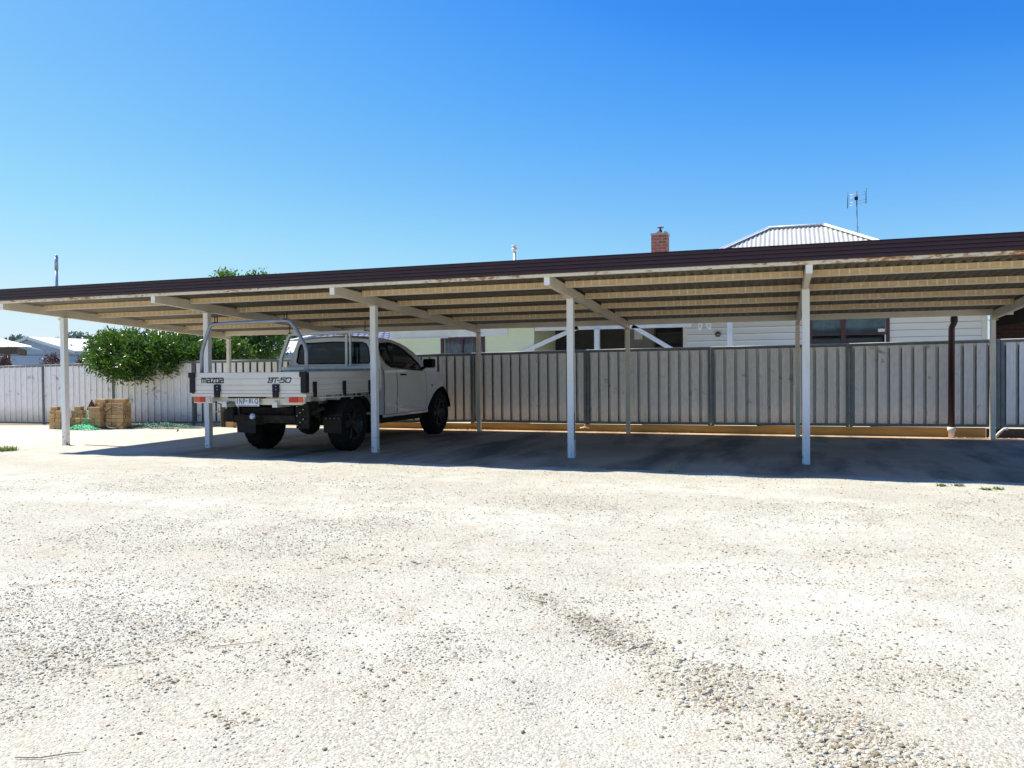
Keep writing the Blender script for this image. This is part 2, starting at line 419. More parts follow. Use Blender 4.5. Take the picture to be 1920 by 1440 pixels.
def ground_mat():
    q = N('pale_limestone_gravel_ground')
    geo = q.n("ShaderNodeNewGeometry"); P = geo.outputs['Position']
    def nz(scale, detail=5, rough=.6, sc=None):
        x = q.n("ShaderNodeTexNoise"); x.inputs['Scale'].default_value = scale; x.inputs['Detail'].default_value = detail; x.inputs['Roughness'].default_value = rough
        src = P
        if sc:
            mp = q.n("ShaderNodeMapping"); mp.inputs['Scale'].default_value = sc; q.l(P, mp.inputs[0]); src = mp.outputs[0]
        q.l(src, x.inputs['Vector']); return x.outputs[0]
    vo = q.n("ShaderNodeTexVoronoi"); vo.inputs['Scale'].default_value = 95; q.l(P, vo.inputs['Vector'])
    vo2 = q.n("ShaderNodeTexVoronoi"); vo2.inputs['Scale'].default_value = 210; q.l(P, vo2.inputs['Vector'])
    big = nz(.55, 4, .6, (.7, 1.9, 1)); mid = nz(3.2, 6, .7); fine = nz(60, 4, .7)
    patch = q.ramp(q.math('ADD', q.math('MULTIPLY', big, .6), q.math('MULTIPLY', mid, .4)), [(.40, 0), (.56, 1)])
    base = q.mix(patch, (.585, .58, .51), (.455, .44, .36))
    # each pebble its own tone
    peb = q.mix(q.ramp(q.sep(vo.outputs['Color']), [(.0, 0), (1, 1)]), (.30, .27, .21), (.70, .68, .61))
    c = q.mix(q.math('MULTIPLY', patch, .55), base, peb)
    c = q.mix(q.ramp(q.sep(vo2.outputs['Color'], 1), [(.80, 0), (.9, .5)]), c, (.33, .28, .22))
    brown = q.ramp(q.math('MULTIPLY', nz(1.4, 5, .7, (1, 1.4, 1)), mid), [(.30, 0), (.42, .75)])
    c = q.mix(brown, c, (.44, .37, .28))
    c = q.mix(q.ramp(fine, [(.3, .35), (.6, 0)]), c, (.38, .34, .28))
    da = q.n("ShaderNodeAttribute"); da.attribute_name = 'dirt'
    c = q.mix(q.math('MULTIPLY', da.outputs['Fac'], .38), c, q.mix(fine, (.40, .33, .24), (.52, .46, .36)))
    # flat chips and pits at several sizes, denser in the rough patches
    for sc_v, rad, k_ in ((15, .20, .70), (31, .24, .65), (64, .28, .6)):
        v_ = q.n("ShaderNodeTexVoronoi"); v_.inputs['Scale'].default_value = sc_v
        mp2 = q.n("ShaderNodeMapping"); mp2.inputs['Scale'].default_value = (1, 1.5, 1); mp2.inputs['Rotation'].default_value = (0, 0, sc_v*.3); q.l(P, mp2.inputs[0]); q.l(mp2.outputs[0], v_.inputs['Vector'])
        pick = q.sep(v_.outputs['Color']); r_ = q.math('MULTIPLY', q.math('SUBTRACT', pick, q.math('SUBTRACT', .80, q.math('MULTIPLY', patch, .38))), rad*1.6)
        hit = q.math('LESS_THAN', v_.outputs['Distance'], r_)
        tone = q.mix(q.sep(v_.outputs['Color'], 1), (.19, .165, .12), (.44, .40, .33))
        c = q.mix(q.math('MULTIPLY', hit, k_), c, tone)
    # sandy yard (left, behind the gravel): finer and smoother
    sx = q.n("ShaderNodeSeparateXYZ"); q.l(P, sx.inputs[0])
    yy = q.math('ADD', sx.outputs[1], q.math('MULTIPLY', mid, .9))
    sand = q.math('MULTIPLY', q.mr(yy, -.55, .15), 1)
    sc_ = q.mix(q.ramp(nz(1.7, 6, .7), [(.35, 0), (.7, 1)]), (.66, .60, .50), (.52, .45, .35))
    c = q.mix(sand, c, sc_)
    # earth strip along the fence foot
    earth = q.math('MULTIPLY', q.mr(q.math('ADD', sx.outputs[1], q.math('MULTIPLY', mid, .8)), 4.45, 4.75), .75)
    c = q.mix(earth, c, (.30, .24, .15))
    yard = q.mr(sx.outputs[1], 4.9, 5.4)
    c = q.mix(yard, c, q.mix(mid, (.46, .43, .34), (.58, .54, .45)))
    h = q.math('ADD', q.math('MULTIPLY', vo.outputs['Distance'], -1.0), q.math('MULTIPLY', fine, .6))
    str_ = q.math('SUBTRACT', 1, q.math('MULTIPLY', sand, .8))
    nb = q.n("ShaderNodeBump"); nb.inputs['Distance'].default_value = .0045; q.l(h, nb.inputs['Height'])
    q.l(q.math('MULTIPLY', str_, .8), nb.inputs['Strength'])
    nb2 = q.bump(nz(22, 5, .7), .35, .02, nb.outputs[0])
    return q.set(c, .92, 0, nb2, .2)

def axis_pts(lo, hi, step, far_lo, far_hi):
    a = list(np.arange(lo, hi+1e-6, step)); s = step; x = hi
    while x < far_hi: s *= 1.35; x += s; a.append(min(x, far_hi))
    s = step; x = lo; b = []
    while x > far_lo: s *= 1.35; x -= s; b.append(max(x, far_lo))
    return np.array(b[::-1]+a)
gx = axis_pts(2.0, 16.5, .035, -2500, 2500); gy = axis_pts(-9.2, 4.7, .035, -2500, 2500)
X_, Y_ = np.meshgrid(gx, gy); Z_ = gh(X_, Y_)
V = np.stack([X_.ravel(), Y_.ravel(), Z_.ravel()], 1); nx, ny = len(gx), len(gy)
ii = (np.arange(ny-1)[:, None]*nx+np.arange(nx-1)[None]).ravel()
gd = tag(nump_mesh('ground', V, np.stack([ii, ii+1, ii+nx+1, ii+nx], 1), ground_mat(), None, True), kind='structure')
a_ = gd.data.attributes.new('dirt', 'FLOAT', 'POINT'); a_.data.foreach_set('value', (dirt(V[:, 0], V[:, 1])*(V[:, 1] < 0)).astype(np.float32))

def slab_mat():
    q = N('stained_concrete')
    a = q.noise(1.1, 6, .65); b = q.noise(.7, 5, .6, (1.6, .35, 1)); f = q.noise(70, 4, .7)
    c = q.mix(q.ramp(a, [(.3, 0), (.7, 1)]), (.68, .48, .315), (.49, .34, .22))
    c = q.mix(q.ramp(b, [(.46, 0), (.62, .75)]), c, (.13, .10, .08))         # tyre and oil marks
    c = q.mix(q.ramp(f, [(.35, .25), (.6, 0)]), c, (.25, .23, .2))
    sx = q.n("ShaderNodeSeparateXYZ"); q.l(q.tc.outputs['Object'], sx.inputs[0])
    new = q.math('SUBTRACT', 1, q.mr(sx.outputs[0], 2.4, 3.4))               # paler concrete at the open end
    c = q.mix(q.math('MULTIPLY', new, .7), c, (.62, .60, .56))  # new: mask of the paler open end
    return q.set(c, .95, 0, q.bump(f, .25, .004), .05)
M['concrete'] = slab_mat()
s = MB()
for x0, x1 in ((.42, 15.0), (15.012, 16.4)):
    s.box(x0, x1, -1.22, 4.60, -.12, 0)
tag(s.build('concrete_slab', M['concrete'], None, .004), kind='structure')

# loose stones (stuff)
def stones_mat():
    q = N('mixed_gravel_stone'); at = q.n("ShaderNodeAttribute"); at.attribute_name = 'tint'
    c = q.mix(q.ramp(q.noise(90, 4), [(.35, 0), (.75, .45)]), at.outputs['Color'], (.42, .37, .30))
    return q.set(c, .85, 0, q.bump(q.noise(160, 3), .3, .003), .08)
def stones(name, label, n, seed, dmin, dmax, smin, smax, sub, patchy=True, dark=.08, only=False, spill=False):
    g = np.random.default_rng(seed)
    N3 = n*(60 if only else 3)
    d = dmin*(dmax/dmin)**g.uniform(0, 1, N3)**.9
    ang = yaw+g.uniform(-.80, .80, N3)
    x = 11.67-np.sin(ang)*d; y = -10.42+np.cos(ang)*d
    dens = .22+.78*np.clip(.5+1.8*sn(x*.6, y*1.6, 31, 1.5), 0, 1)*np.clip(.5+sn(x, y, 32, 2.4), 0, 1)
    band = dirt(x, y)
    keep = (g.uniform(0, 1, N3) < (band**1.3 if only else np.clip(dens+band, 0, 1))) & (y < -1.16) & (y > -12)
    x, y, band = x[keep][:n], y[keep][:n], band[keep][:n]; n = len(x)
    if spill:
        x = g.uniform(.5, 16, n); y = -1.17+np.abs(g.normal(size=n))*.16*np.clip(.6+1.4*sn(x, x*0, 51, 2.2, 3), .1, 1.6); band = y*0
    s_ = smin*(smax/smin)**(g.uniform(0, 1, n)**2.6); s_ *= 1+.4*band*g.uniform(0, 1, n)
    bm = bmesh.new(); bmesh.ops.create_icosphere(bm, subdivisions=sub, radius=1)
    bv = np.array([v.co[:] for v in bm.verts]); bf = np.array([[v.index for v in f.verts] for f in bm.faces]); bm.free()
    nv = len(bv)
    sc = g.uniform(.6, 1.15, (n, 1, 3)); sc[:, :, 2] *= .55
    # angular stones: cut each sphere by a few random planes
    W = np.repeat(bv[None], n, 0)
    for k in range(5):
        pn = g.normal(size=(n, 1, 3)); pn /= np.linalg.norm(pn, axis=2)[..., None]
        dd = (W*pn).sum(2, keepdims=True); lim = g.uniform(.35, .75, (n, 1, 1))
        W = W-pn*np.maximum(dd-lim, 0)
    W = W*sc
    t = g.uniform(0, 6.28, n); cx, sx_ = np.cos(t)[:, None], np.sin(t)[:, None]
    W = np.stack([W[..., 0]*cx-W[..., 1]*sx_, W[..., 0]*sx_+W[..., 1]*cx, W[..., 2]], 2)*s_[:, None, None]
    z = (np.zeros(n) if spill else gh(x, y))+s_*g.uniform(-.05, .30, n)
    W += np.stack([x, y, z], 1)[:, None]
    pal = np.array([(.57, .56, .485), (.50, .485, .41), (.46, .44, .36), (.42, .37, .27), (.56, .50, .39), (.44, .43, .37), (.27, .215, .14), (.19, .16, .105)])
    pw = np.array([.20, .22, .18, .13, .11, .09, dark*.6, dark*.5]); 
    ci = g.choice(8, n, p=pw/pw.sum())
    bi = (g.uniform(0, 1, n) < band*.45); ci[bi] = g.choice([3, 6, 2, 5, 1, 0], bi.sum())
    c = pal[ci]*g.uniform(.85, 1.1, (n, 1)); c = np.concatenate([np.clip(c, 0, .85), np.ones((n, 1))], 1)
    F = (bf[None]+(np.arange(n)*nv)[:, None, None]).reshape(-1, 3)
    o = nump_mesh(name, W.reshape(-1, 3), F, M['stone'], None, False, None, np.repeat(c, nv, 0))
    return tag(o, label, 'gravel', kind='stuff')
M['stone'] = stones_mat()
stones('fine_gravel', 'fine pale crushed gravel loose over the whole yard', 130000, 3, 1.7, 11.5, .0018, .0060, 1, True, .14)
stones('coarse_gravel', 'larger brown and grey pebbles scattered through the pale gravel', 7500, 4, 1.7, 11, .0040, .0115, 1, True, .6)

stones('scattered_gravel', 'flat beige and grey chips scattered over the middle of the yard', 55000, 6, 3.2, 10.8, .004, .0115, 1, True, .45)
stones('washed_out_pebbles', 'brown and pale pebbles lying bare in the washed out streak across the yard', 9500, 8, 1.9, 9, .0030, .0130, 2, True, .5, True)
stones('spilled_gravel', 'loose gravel spilled over the front edge of the concrete', 3500, 9, 3, 10, .003, .009, 1, True, .3, False, True)
# small plants, twigs
def weed(name, label, cat, x, y, n, h, spread, seed, mat=None, group=None):
    g = np.random.default_rng(seed); P = []
    t = thing(name, label, cat, (x, y, float(gh(x, y))), 0, group)
    Vs, Fs, k = [], [], 0
    for i in range(n):
        a = g.uniform(0, 6.28); r = spread*g.uniform(0, 1)**.7; b = Vector((r*math.cos(a), r*math.sin(a)*.6, 0)); hh = h*g.uniform(.45, 1)
        lean = Vector((g.normal()*.35, g.normal()*.35, 1)).normalized(); w = .004+.004*g.uniform(); sdv = lean.cross(Vector((g.normal(), g.normal(), .1))).normalized()*w
        tip = b+lean*hh; mid = b+lean*hh*.5+Vector((g.normal(), g.normal(), 0))*.006
        Vs += [b-sdv, b+sdv, mid+sdv*.9, mid-sdv*.9, tip]; Fs += [(k, k+1, k+2), (k, k+2, k+3), (k+3, k+2, k+4)]; k += 5
        for q in range(3):
            lb = b+lean*hh*g.uniform(.2, .9); ld = Vector((g.normal(), g.normal(), .3)).normalized(); L = .018+.02*g.uniform(); s2 = ld.cross(Vector((0, 0, 1))).normalized()*L*.3
            Vs += [lb, lb+ld*L*.5+s2, lb+ld*L, lb+ld*L*.5-s2, lb]; Fs += [(k, k+1, k+2), (k, k+2, k+3), (k, k+1, k+3)]; k += 5
    nump_mesh('foliage', np.array([v[:] for v in Vs]), np.array(Fs), mat or M['leaf_weed'], t, True, np.repeat(g.uniform(0, 1, len(Vs)//5), 5))
    return t
weed('weed', 'tall thin weed growing at the slab edge in the shade', 'weed', 10.5, -1.16, 12, .17, .04, 1)
GW = 'low weeds in the gravel at the right'
for i, (x, y, lb) in enumerate(((13.22, -1.57, 'low green weed in the gravel, leftmost of the row by the shadow edge'), (13.38, -1.50, 'low bright green weed in the gravel, second from the left of the row'),
        (13.58, -1.66, 'flat sparse weed in the gravel between two greener ones'), (13.72, -1.62, 'wide green weed in the gravel, rightmost of the row'))):
    weed('weed', lb, 'weed', x, y, 16, .022, .06, 40+i, None, GW)
weed('grass_tuft', 'wide tuft of yellow green grass at the left edge of the gravel', 'grass', .10, -1.22, 120, .10, .24, 60)
for i, (p, lb) in enumerate((([(9.05, -7.93), (9.13, -7.90), (9.17, -7.86), (9.22, -7.83)], 'thin bent dry twig lying on the gravel at the left'),
        ([(9.33, -7.64), (9.42, -7.58), (9.52, -7.53)], 'straight dry twig lying behind the bent one'),
        ([(9.42, -8.62), (9.50, -8.60), (9.56, -8.55), (9.60, -8.53)], 'curled brown twig at the left edge of the picture'))):
    mb = MB(); mb.tube([(x, y, float(gh(x, y))+.006) for x, y in p], [.0018]*(len(p)-1)+[.0008], 6)
    tag(mb.build('twig', M['bark']), lb, 'twig', 'twigs on the gravel')

# ------------------------------------------------------------ carport
CP = thing('carport', 'long open carport with maroon fascia and cream steel beams and posts', 'carport', (0, 0, 0))
zb = lambda y: 2.183-.0516*y                    # underside of the rafters
XL, XRR = -.28, 15.25
PITCH = .11
def corr(mb, x0, x1, rows, amp, pitch, off=.0):
    """corrugated sheet: waves across x, rows = [(y,z)]"""
    n = int((x1-x0)/pitch*8); xs = np.linspace(x0, x1, n+1); vs_, fs = [], []
    for y, z in rows:
        for x in xs: vs_.append((x, y, z+amp*math.cos(2*math.pi*(x+off)/pitch)))
    for r in range(len(rows)-1):
        for i in range(n): fs.append((r*(n+1)+i, r*(n+1)+i+1, (r+1)*(n+1)+i+1, (r+1)*(n+1)+i))
    mb.add(vs_, fs, True)
mb = MB(); corr(mb, XL, XRR, [(-1.22, zb(-1.22)+.168), (1.5, zb(1.5)+.168), (4.34, zb(4.34)+.168)], .016, PITCH)
mb.build('roof_sheet', M['sheet'], CP, recalc=False)
# fascia: roll-formed board with long grooves
def ribbed(x0, x1, y, z0, z1, t=.022):
    prof = []; n = 4; h = (z1-z0)/n
    prof.append((y, z0)); prof.append((y+t, z0-.004)); 
    front = []
    for i in range(n):
        a = z0+i*h
        front += [(y-.007, a+.001), (y-.008, a+h*.5), (y-.007, a+h-.006), (y+.001, a+h-.004)]
    poly = [(y+t, z0)]+[(y, z0)]+front+[(y-.008, z1+.002), (y+t, z1+.006)]
    return poly
mb = MB(); mb.prism(ribbed(0, 0, -1.235, 2.375, 2.552), 'x', XL-.03, XRR+.03); mb.build('fascia', M['maroon'], CP)
mb = MB(); mb.beam((XL-.015, -1.21, 2.463), (XL-.015, 4.44, 2.463-.0516*5.65), .022, .17); mb.build('barge_board', M['maroon'], CP)
mb = MB(); mb.beam((XRR+.015, -1.21, 2.463), (XRR+.015, 4.44, 2.463-.0516*5.65), .022, .17); mb.build('barge_board', M['maroon'], CP)
# front edge channel
mb = MB(); mb.box(XL, XRR, -1.207, -1.150, 2.335, 2.372); mb.box(XL, XRR, -1.165, -1.150, 2.372, 2.375); mb.build('edge_channel', M['rusty'], CP, .003)
def cpurlin(y, x0, x1, mat, h=.071, o=.085):
    z0 = zb(y)+o; t = .004; w = .045; mb = MB()
    poly = [(y, z0), (y+w, z0), (y+w, z0+.014), (y+w-t, z0+.014), (y+w-t, z0+t), (y+t, z0+t), (y+t, z0+h-t), (y+w-t, z0+h-t), (y+w, z0+h-t), (y+w, z0+h), (y, z0+h)]
    mb.prism(poly, 'x', x0, x1); return mb
for y in (-.42, .69, 1.80, 2.90):
    g = None
    for i in range(-1, 6):
        x0 = XL if i < 0 else i*3+.04; x1 = -.04 if i < 0 else (i*3+2.96 if i < 5 else XRR)
        mb = cpurlin(y, x0, x1, None)
        o = mb.build('purlin', M['purlin'], CP)
        # pale bottom lip
        mb = MB(); mb.box(x0, x1, y-.004, y+.045, zb(y)+.073, zb(y)+.0845); mb.build('purlin_lip', M['paint_cream'], o)
for i in range(-1, 6):
    x0 = XL if i < 0 else i*3+.04; x1 = -.04 if i < 0 else (i*3+2.96 if i < 5 else XRR)
    cpurlin(4.12, x0, x1, None, .10, .055).build('purlin', M['paint_cream'], CP, .002)
# gutter at the back
mb = MB(); mb.prism([(4.345, 2.06), (4.41, 2.06), (4.41, 2.13), (4.405, 2.13), (4.405, 2.065), (4.35, 2.065), (4.35, 2.10), (4.345, 2.10)], 'x', XL, XRR); mb.build('gutter', M['maroon'], CP)
for i in range(6):
    x = i*3.0
    mb = MB(); y0, y1 = -1.147, 4.34
    mb.prism([(y0, zb(y0)), (y0, zb(y0)+.130), (y1, zb(y1)+.130), (y1, zb(y1))], 'x', x-.033, x+.033)
    b = mb.build('rafter', M['paint_cream'], CP, .004)
    mb = MB(); mb.box(x-.036, x+.036, y0-.005, y0-.001, zb(y0)+.001, zb(y0)+.129); mb.build('end_cap', M['paint_white'], b)
    mb = MB(); mb.box(x-.045, x+.045, -.045, .045, 0 if i else -.02, zb(0)-.012)
    p = mb.build('post', M['post_paint'], CP, .004)
    mb = MB(); mb.box(x-.085, x+.085, -.05, .05, zb(0)-.0105, zb(0)-.002); mb.build('top_plate', M['rusty'], p, .002)
    mb = MB(); mb.box(x-.050, x+.050, -.05, .05, -.002 if i else -.025, .006 if i else -.012)
    mb.build('base_plate', M['galv_dark'], p)
    mb = MB(); mb.box(x-.037, x+.037, 4.30-.037, 4.30+.037, 0, zb(4.3)-.012)
    p = mb.build('post', M['paint_cream'], CP, .004)
    mb = MB(); mb.box(x-.075, x+.075, 4.30-.045, 4.30+.045, zb(4.3)-.0105, zb(4.3)-.002); mb.build('top_plate', M['rusty'], p, .002)
mb = MB()
pts = [(-.050, -.0, 2.02)]+[(-.05-.075*(1-math.cos(a)), 0, 2.02+.14*math.sin(a)) for a in np.linspace(.2, 1.45, 6)]
mb.tube(pts, .014, 8); mb.build('bracket', M['paint_white'], CP)
# downpipe
mb = MB()
mb.tube([(14.46, 4.41, 2.10), (14.46, 4.41, 1.93), (14.43, 4.43, 1.86), (14.43, 4.45, 1.80), (14.43, 4.455, .17)], .048, 14)
mb.lathe([(-.03, .056), (.05, .056)], (14.46, 4.41, 1.97), 'z', 14)
mb.build('downpipe', M['maroon'], CP)
mb = MB()
mb.lathe([(.0, .042), (.0, .047), (.11, .049), (.115, .062), (.185, .066), (.185, .05)], (14.43, 4.455, 0), 'z', 20)
mb.build('drain_collar', M['pvc'], CP)
# metal strap on post
mb = MB(); mb.box(9.047, 9.052, -.03, -.018, .28, .62); mb.box(9.047, 9.056, -.032, -.016, .255, .28)
mb.build('cable_duct', M['brown_timber'], CP)
# roof-standing mast
fl = thing('flue_pipe', 'pale grey metal pipe standing up above the left end of the carport roof', 'pipe', (.195, -.30, 0))
mb = MB(); mb.tube([(0, 0, 2.38), (0, 0, 2.96)], .023, 14); mb.build('pipe', M['pipe_grey'], fl)
mb = MB(); mb.tube([(0, 0, 2.96), (0, 0, 3.18)], .029, 14); mb.tube([(0, 0, 3.18), (0, 0, 3.20), (0, 0, 3.215)], [.022, .03, .012], 14); mb.build('cap', M['pipe_grey'], fl)
mb = MB(); mb.lathe([(0, .06), (.012, .06), (.03, .03)], (0, 0, 2.405), 'z', 14); mb.build('flashing', M['pipe_grey'], fl)

# ------------------------------------------------------------ fence
FN = thing('metal_fence', 'weathered grey ribbed sheet metal fence with green-grey posts behind the carport', 'fence', (0, 4.71, 0))
posts = [11.67+(x-11.67)*1.006 for x in [-8.25, -5.88, -3.63, -1.26, 1.08, 3.39, 5.73, 8.13, 10.49, 12.86, 15.18, 17.5]]
ft = lambda x: float(np.interp(x, [-8.3, -5.86, -3.62, 1, 2.7, 5.8, 8.66, 11.1, 13.4, 15.1, 17.5], [1.42, 1.445, 1.475, 1.49, 1.53, 1.56, 1.59, 1.60, 1.62, 1.64, 1.66]))
fb = lambda x: float(np.interp(x, [-8.3, -6, -3.6, -1.3, .9, 5.8, 8.6, 11.1, 13.3, 17.5], [-.05, -.045, -.01, .03, .06, .150, .14, .155, .165, .19]))
for i in range(len(posts)-1):
    a, b = posts[i]+.028, posts[i+1]-.028
    nb_ = 12; pw_ = (b-a)/nb_; prof = []
    for k in range(nb_):
        u = a+k*pw_; flip = -1 if u > 0.2 else 1
        # pan, then a narrow rib; minor swages in the pan
        if i < 3: prof += [(u, 0), (u+.022, 0), (u+.030, -.022), (u+.046, -.022), (u+.054, 0), (u+.105, 0)]
        else: prof += [(u, 0), (u+.008, 0), (u+.012, .065), (u+.058, .065), (u+.062, 0), (u+.105, 0)]
        prof += [(u+.108, .004), (u+.114, .004), (u+.117, 0), (u+.155, 0), (u+.158, .004), (u+.164, .004), (u+.167, 0)]
    prof.append((b, 0)); vs_, fs = [], []
    for (u, d) in prof:
        vs_.append((u, d, fb(u)+.03)); vs_.append((u, d, ft(u)-.02))
    for k in range(len(prof)-1): fs.append((2*k, 2*k+2, 2*k+3, 2*k+1))
    mb = MB(); mb.add(vs_, fs); pn = mb.build('panel', [M['fence'], M['fence_groove_shade']], FN, recalc=False)
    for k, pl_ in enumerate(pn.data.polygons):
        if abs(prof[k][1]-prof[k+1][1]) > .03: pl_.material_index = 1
    for nm, z0, z1 in (('top_rail', ft, 0), ('bottom_rail', fb, 0)):
        mb = MB(); za, zc = (ft(a)-.022, ft(b)-.022) if nm == 'top_rail' else (fb(a)+.02, fb(b)+.02)
        mb.beam((a-.005, .006, za), (b+.005, .006, zc), .046, .046); r_ = mb.build(nm, M['galv_dark'], FN, .003)
mb = MB()
for a, b in zip(posts[:-1], posts[1:]): mb.tube([(a, -.016, ft(a)+.004), (b, -.016, ft(b)+.004)], .009, 8)
mb.build('top_lip', M['galv'], FN)
for i, x in enumerate(posts):
    mb = MB(); w = .052 if (i >= 7) else .03
    mb.box(x-w, x-.004, -.028, .034, -.12, ft(x)+.001); mb.box(x+.004, x+w, -.028, .034, -.12, ft(x)+.001)
    mb.build('post', M['galv_dark'], FN, .003)
xs_ = [3.45, 5.7, 6.95, 9.2, 11.3, 13.2, 14.98]
for a, b in zip(xs_[:-1], xs_[1:]):
    mb = MB(); mb.box(a+.0005, b-.0005, -.065, -.033, -.06, fb((a+b)/2)-.006); mb.build('plinth_board', M['sleeper'], FN, .004)
mb = MB(); mb.box(15.0, 17.5, -.03, .02, -.08, .15); mb.build('plinth_board', M['brown_timber'], FN)

g = np.random.default_rng(12); n_ = 420
cx_ = g.choice([5.6, 6.0, 9.9, 14.6, 15.3, 8.4], n_, p=[.3, .25, .12, .1, .15, .08]); lx_ = cx_+g.normal(size=n_)*.28; ly_ = 4.50+g.normal(size=n_)*.05
a_ = g.uniform(0, 6.28, n_); L_q = g.uniform(.012, .035, n_); tz_ = g.uniform(.2, .9, n_)
zz_ = np.maximum(gh(lx_, ly_), .001)+.003
u_ = np.stack([np.cos(a_), np.sin(a_), tz_*.4], 1)*L_q[:, None]; v_q = np.stack([-np.sin(a_), np.cos(a_), tz_*.3], 1)*(L_q*.45)[:, None]; p_ = np.stack([lx_, ly_, zz_], 1)
V4 = np.stack([p_, p_+u_*.5+v_q, p_+u_, p_+u_*.5-v_q], 1).reshape(-1, 3); F4 = np.arange(n_)[:, None]*4+np.arange(4)[None]
tag(nump_mesh('leaf_litter', V4, F4, simple('dry_leaf', (.45, .24, .10), (.62, .48, .32), .8, scale=30), None, False), 'dry brown leaves blown along the foot of the fence', 'leaf litter', kind='stuff')

# ------------------------------------------------------------ block stacks
def block(x, y, z, rz, lx=.166, ly=.12, lz=.086, label='', grp=''):
    global _blk
    o = bpy.data.objects.new('sandstone_block', _blk); col.objects.link(o)
    o.location = (x, y, z); o.rotation_euler = (0, 0, rz); o.scale = (lx/.2, ly/.12, lz/.086)
    return tag(o, label, 'block', grp)
mb = MB(); mb.box(-.1, .1, -.06, .06, 0, .084); q = N('sandstone_coloured_block'); oi = q.n("ShaderNodeObjectInfo")
c_ = q.mix(oi.outputs['Random'], (.58, .37, .16), (.36, .22, .09)); c_ = q.mix(q.ramp(q.noise(9, 5), [(.4, 0), (.75, .6)]), c_, (.30, .20, .10))
M['block'] = q.set(c_, .85, 0, q.bump(q.noise(60, 4), .5, .006)); t_ = mb.build('sandstone_block', M['block'], None)
bm = bmesh.new(); bm.from_mesh(t_.data); bmesh.ops.bevel(bm, geom=bm.edges[:], offset=.006, segments=1, affect='EDGES'); bm.to_mesh(t_.data); bm.free()
_blk = t_.data; bpy.data.objects.remove(t_)
rb = random.Random(3)
def stack(x0, y0, nx_, ny_, nz, tops, label, grp):
    z0 = float(gh(x0, y0))-.01
    for k in range(nz):
        for j in range(ny_):
            for i in range(nx_):
                if k > 0 and j < ny_-1 and i > 0 and i < nx_-1 and ny_ > 2 and j > 0: continue
                block(x0+i*.170+.085+rb.uniform(-.012, .012), y0+j*.125+rb.uniform(-.014, .014), z0+k*.0865, rb.uniform(-.06, .06), label=label, grp=grp)
    for (dx, dy, k, rz, lb) in tops:
        block(x0+dx*.84, y0+dy, z0+k*.0865, rz, label=lb, grp=grp)
g1 = 'blocks of the left stack'; g2 = 'blocks of the right stack'
stack(-4.07, 3.25, 2, 2, 5, [(.09, .05, 5, .2, 'single sandstone block on top of the left stack beside the first post')], 'plain sandstone coloured block in the left stack behind the first carport post', g1)
stack(-3.70, 3.45, 4, 2, 3, [(.12, .05, 3, .0, 'sandstone block in the upper course of the low part of the left stack'), (.34, .05, 3, .05, 'sandstone block second from the left in the upper course of the left stack'),
      (.30, .06, 4, -.05, 'long sandstone block lying above the low part of the left stack'), (.10, .06, 4, .08, 'short sandstone block tucked high behind the first post'), (.22, .06, 5, .1, 'pale topped sandstone block at the very top of the left stack')], 'plain sandstone coloured block in the low wide part of the left stack', g1)
stack(-2.98, 3.30, 2, 3, 6, [(.10, .2, 6, .3, 'sandstone block seventh up at the left of the right stack'), (.28, .12, 6, -.1, 'sandstone block seventh up in the middle of the right stack'), (.16, .15, 7, .1, 'tilted orange sandstone block, topmost of the right stack'), (.34, .12, 7, .02, 'square sandstone block beside the topmost block of the right stack')],
      'plain sandstone coloured block in the front of the right stack', g2)
stack(-2.62, 3.44, 3, 2, 7, [(.12, .05, 7, .0, 'dark sandstone block in the top course right of the topmost blocks'), (.33, .05, 7, .05, 'dark sandstone block in the middle of the right stack top course'), (.52, .05, 7, .0, 'dark sandstone block at the right end of the top course')],
      'plain sandstone coloured block in the rear right of the right stack', g2)

# dark offcuts between the stacks
mb = MB()
for i in range(4): mb.beam((-3.18+i*.03, 3.42+i*.02, .40), (-2.98+i*.03, 3.36, .62-i*.04), .03, .02)
mb.build('wood', M['brown_timber']).name = 'timber_offcuts'
tag(bpy.data.objects['timber_offcuts'], 'dark timber offcuts wedged between the two stacks of blocks', 'timber')

# netting and hose
def heap(cx, cy, lx, ly, h, seed, n, label, name, r=.009, mat=M['netting']):
    g = np.random.default_rng(seed); mb = MB()
    for i in range(n):
        u = g.uniform(-1, 1); v = g.uniform(-1, 1); L = g.uniform(.1, .35); a = g.normal()*.5
        pts = []
        for t in np.linspace(-.5, .5, 6):
            px_ = u+t*L*2/lx*math.cos(a); py_ = v+t*L*2/ly*math.sin(a)
            env = max(0, 1-px_*px_)*max(0, 1-py_*py_*.8)
            pts.append((cx+px_*lx/2, cy+py_*ly/2, float(gh(cx+px_*lx/2, cy))+.008+h*env*g.uniform(.5, 1)))
        mb.tube(pts, r, 5)
    return tag(mb.build(name, mat), label, 'netting')
heap(-3.0, 3.12, .8, .35, .13, 5, 110, 'bright green netting bundled in front of the gap between the block stacks', 'netting')
mb = MB()
for k in range(9): mb.tube([(-2.98+.012*k, 3.13, .08), (-2.95+.004*k, 3.15, .24), (-2.93, 3.17, .36+.006*k)], .004, 5)
tag(mb.build('netting', M['netting']), 'bright green netting strand hooked up on the front of the right stack', 'netting')
heap(-1.55, 3.75, 2.0, .6, .13, 6, 170, 'dark green netting spread along the foot of the fence', 'netting', .006, simple('dark_green_netting', (.02, .12, .075), (.03, .22, .13), .5, scale=8))
mb = MB()
pts = []
for a in np.linspace(0, 6.28*1.0, 34)[:-1]: pts.append((-2.2+.30*math.cos(a), 3.22+.05*math.sin(a), .24+.23*math.sin(a)))
mb.tube(pts, .011, 7, True)
tag(mb.build('hose_loop', M['hose']), 'upright loop of black hose leaning on the right stack', 'hose')
mb = MB(); pts = []
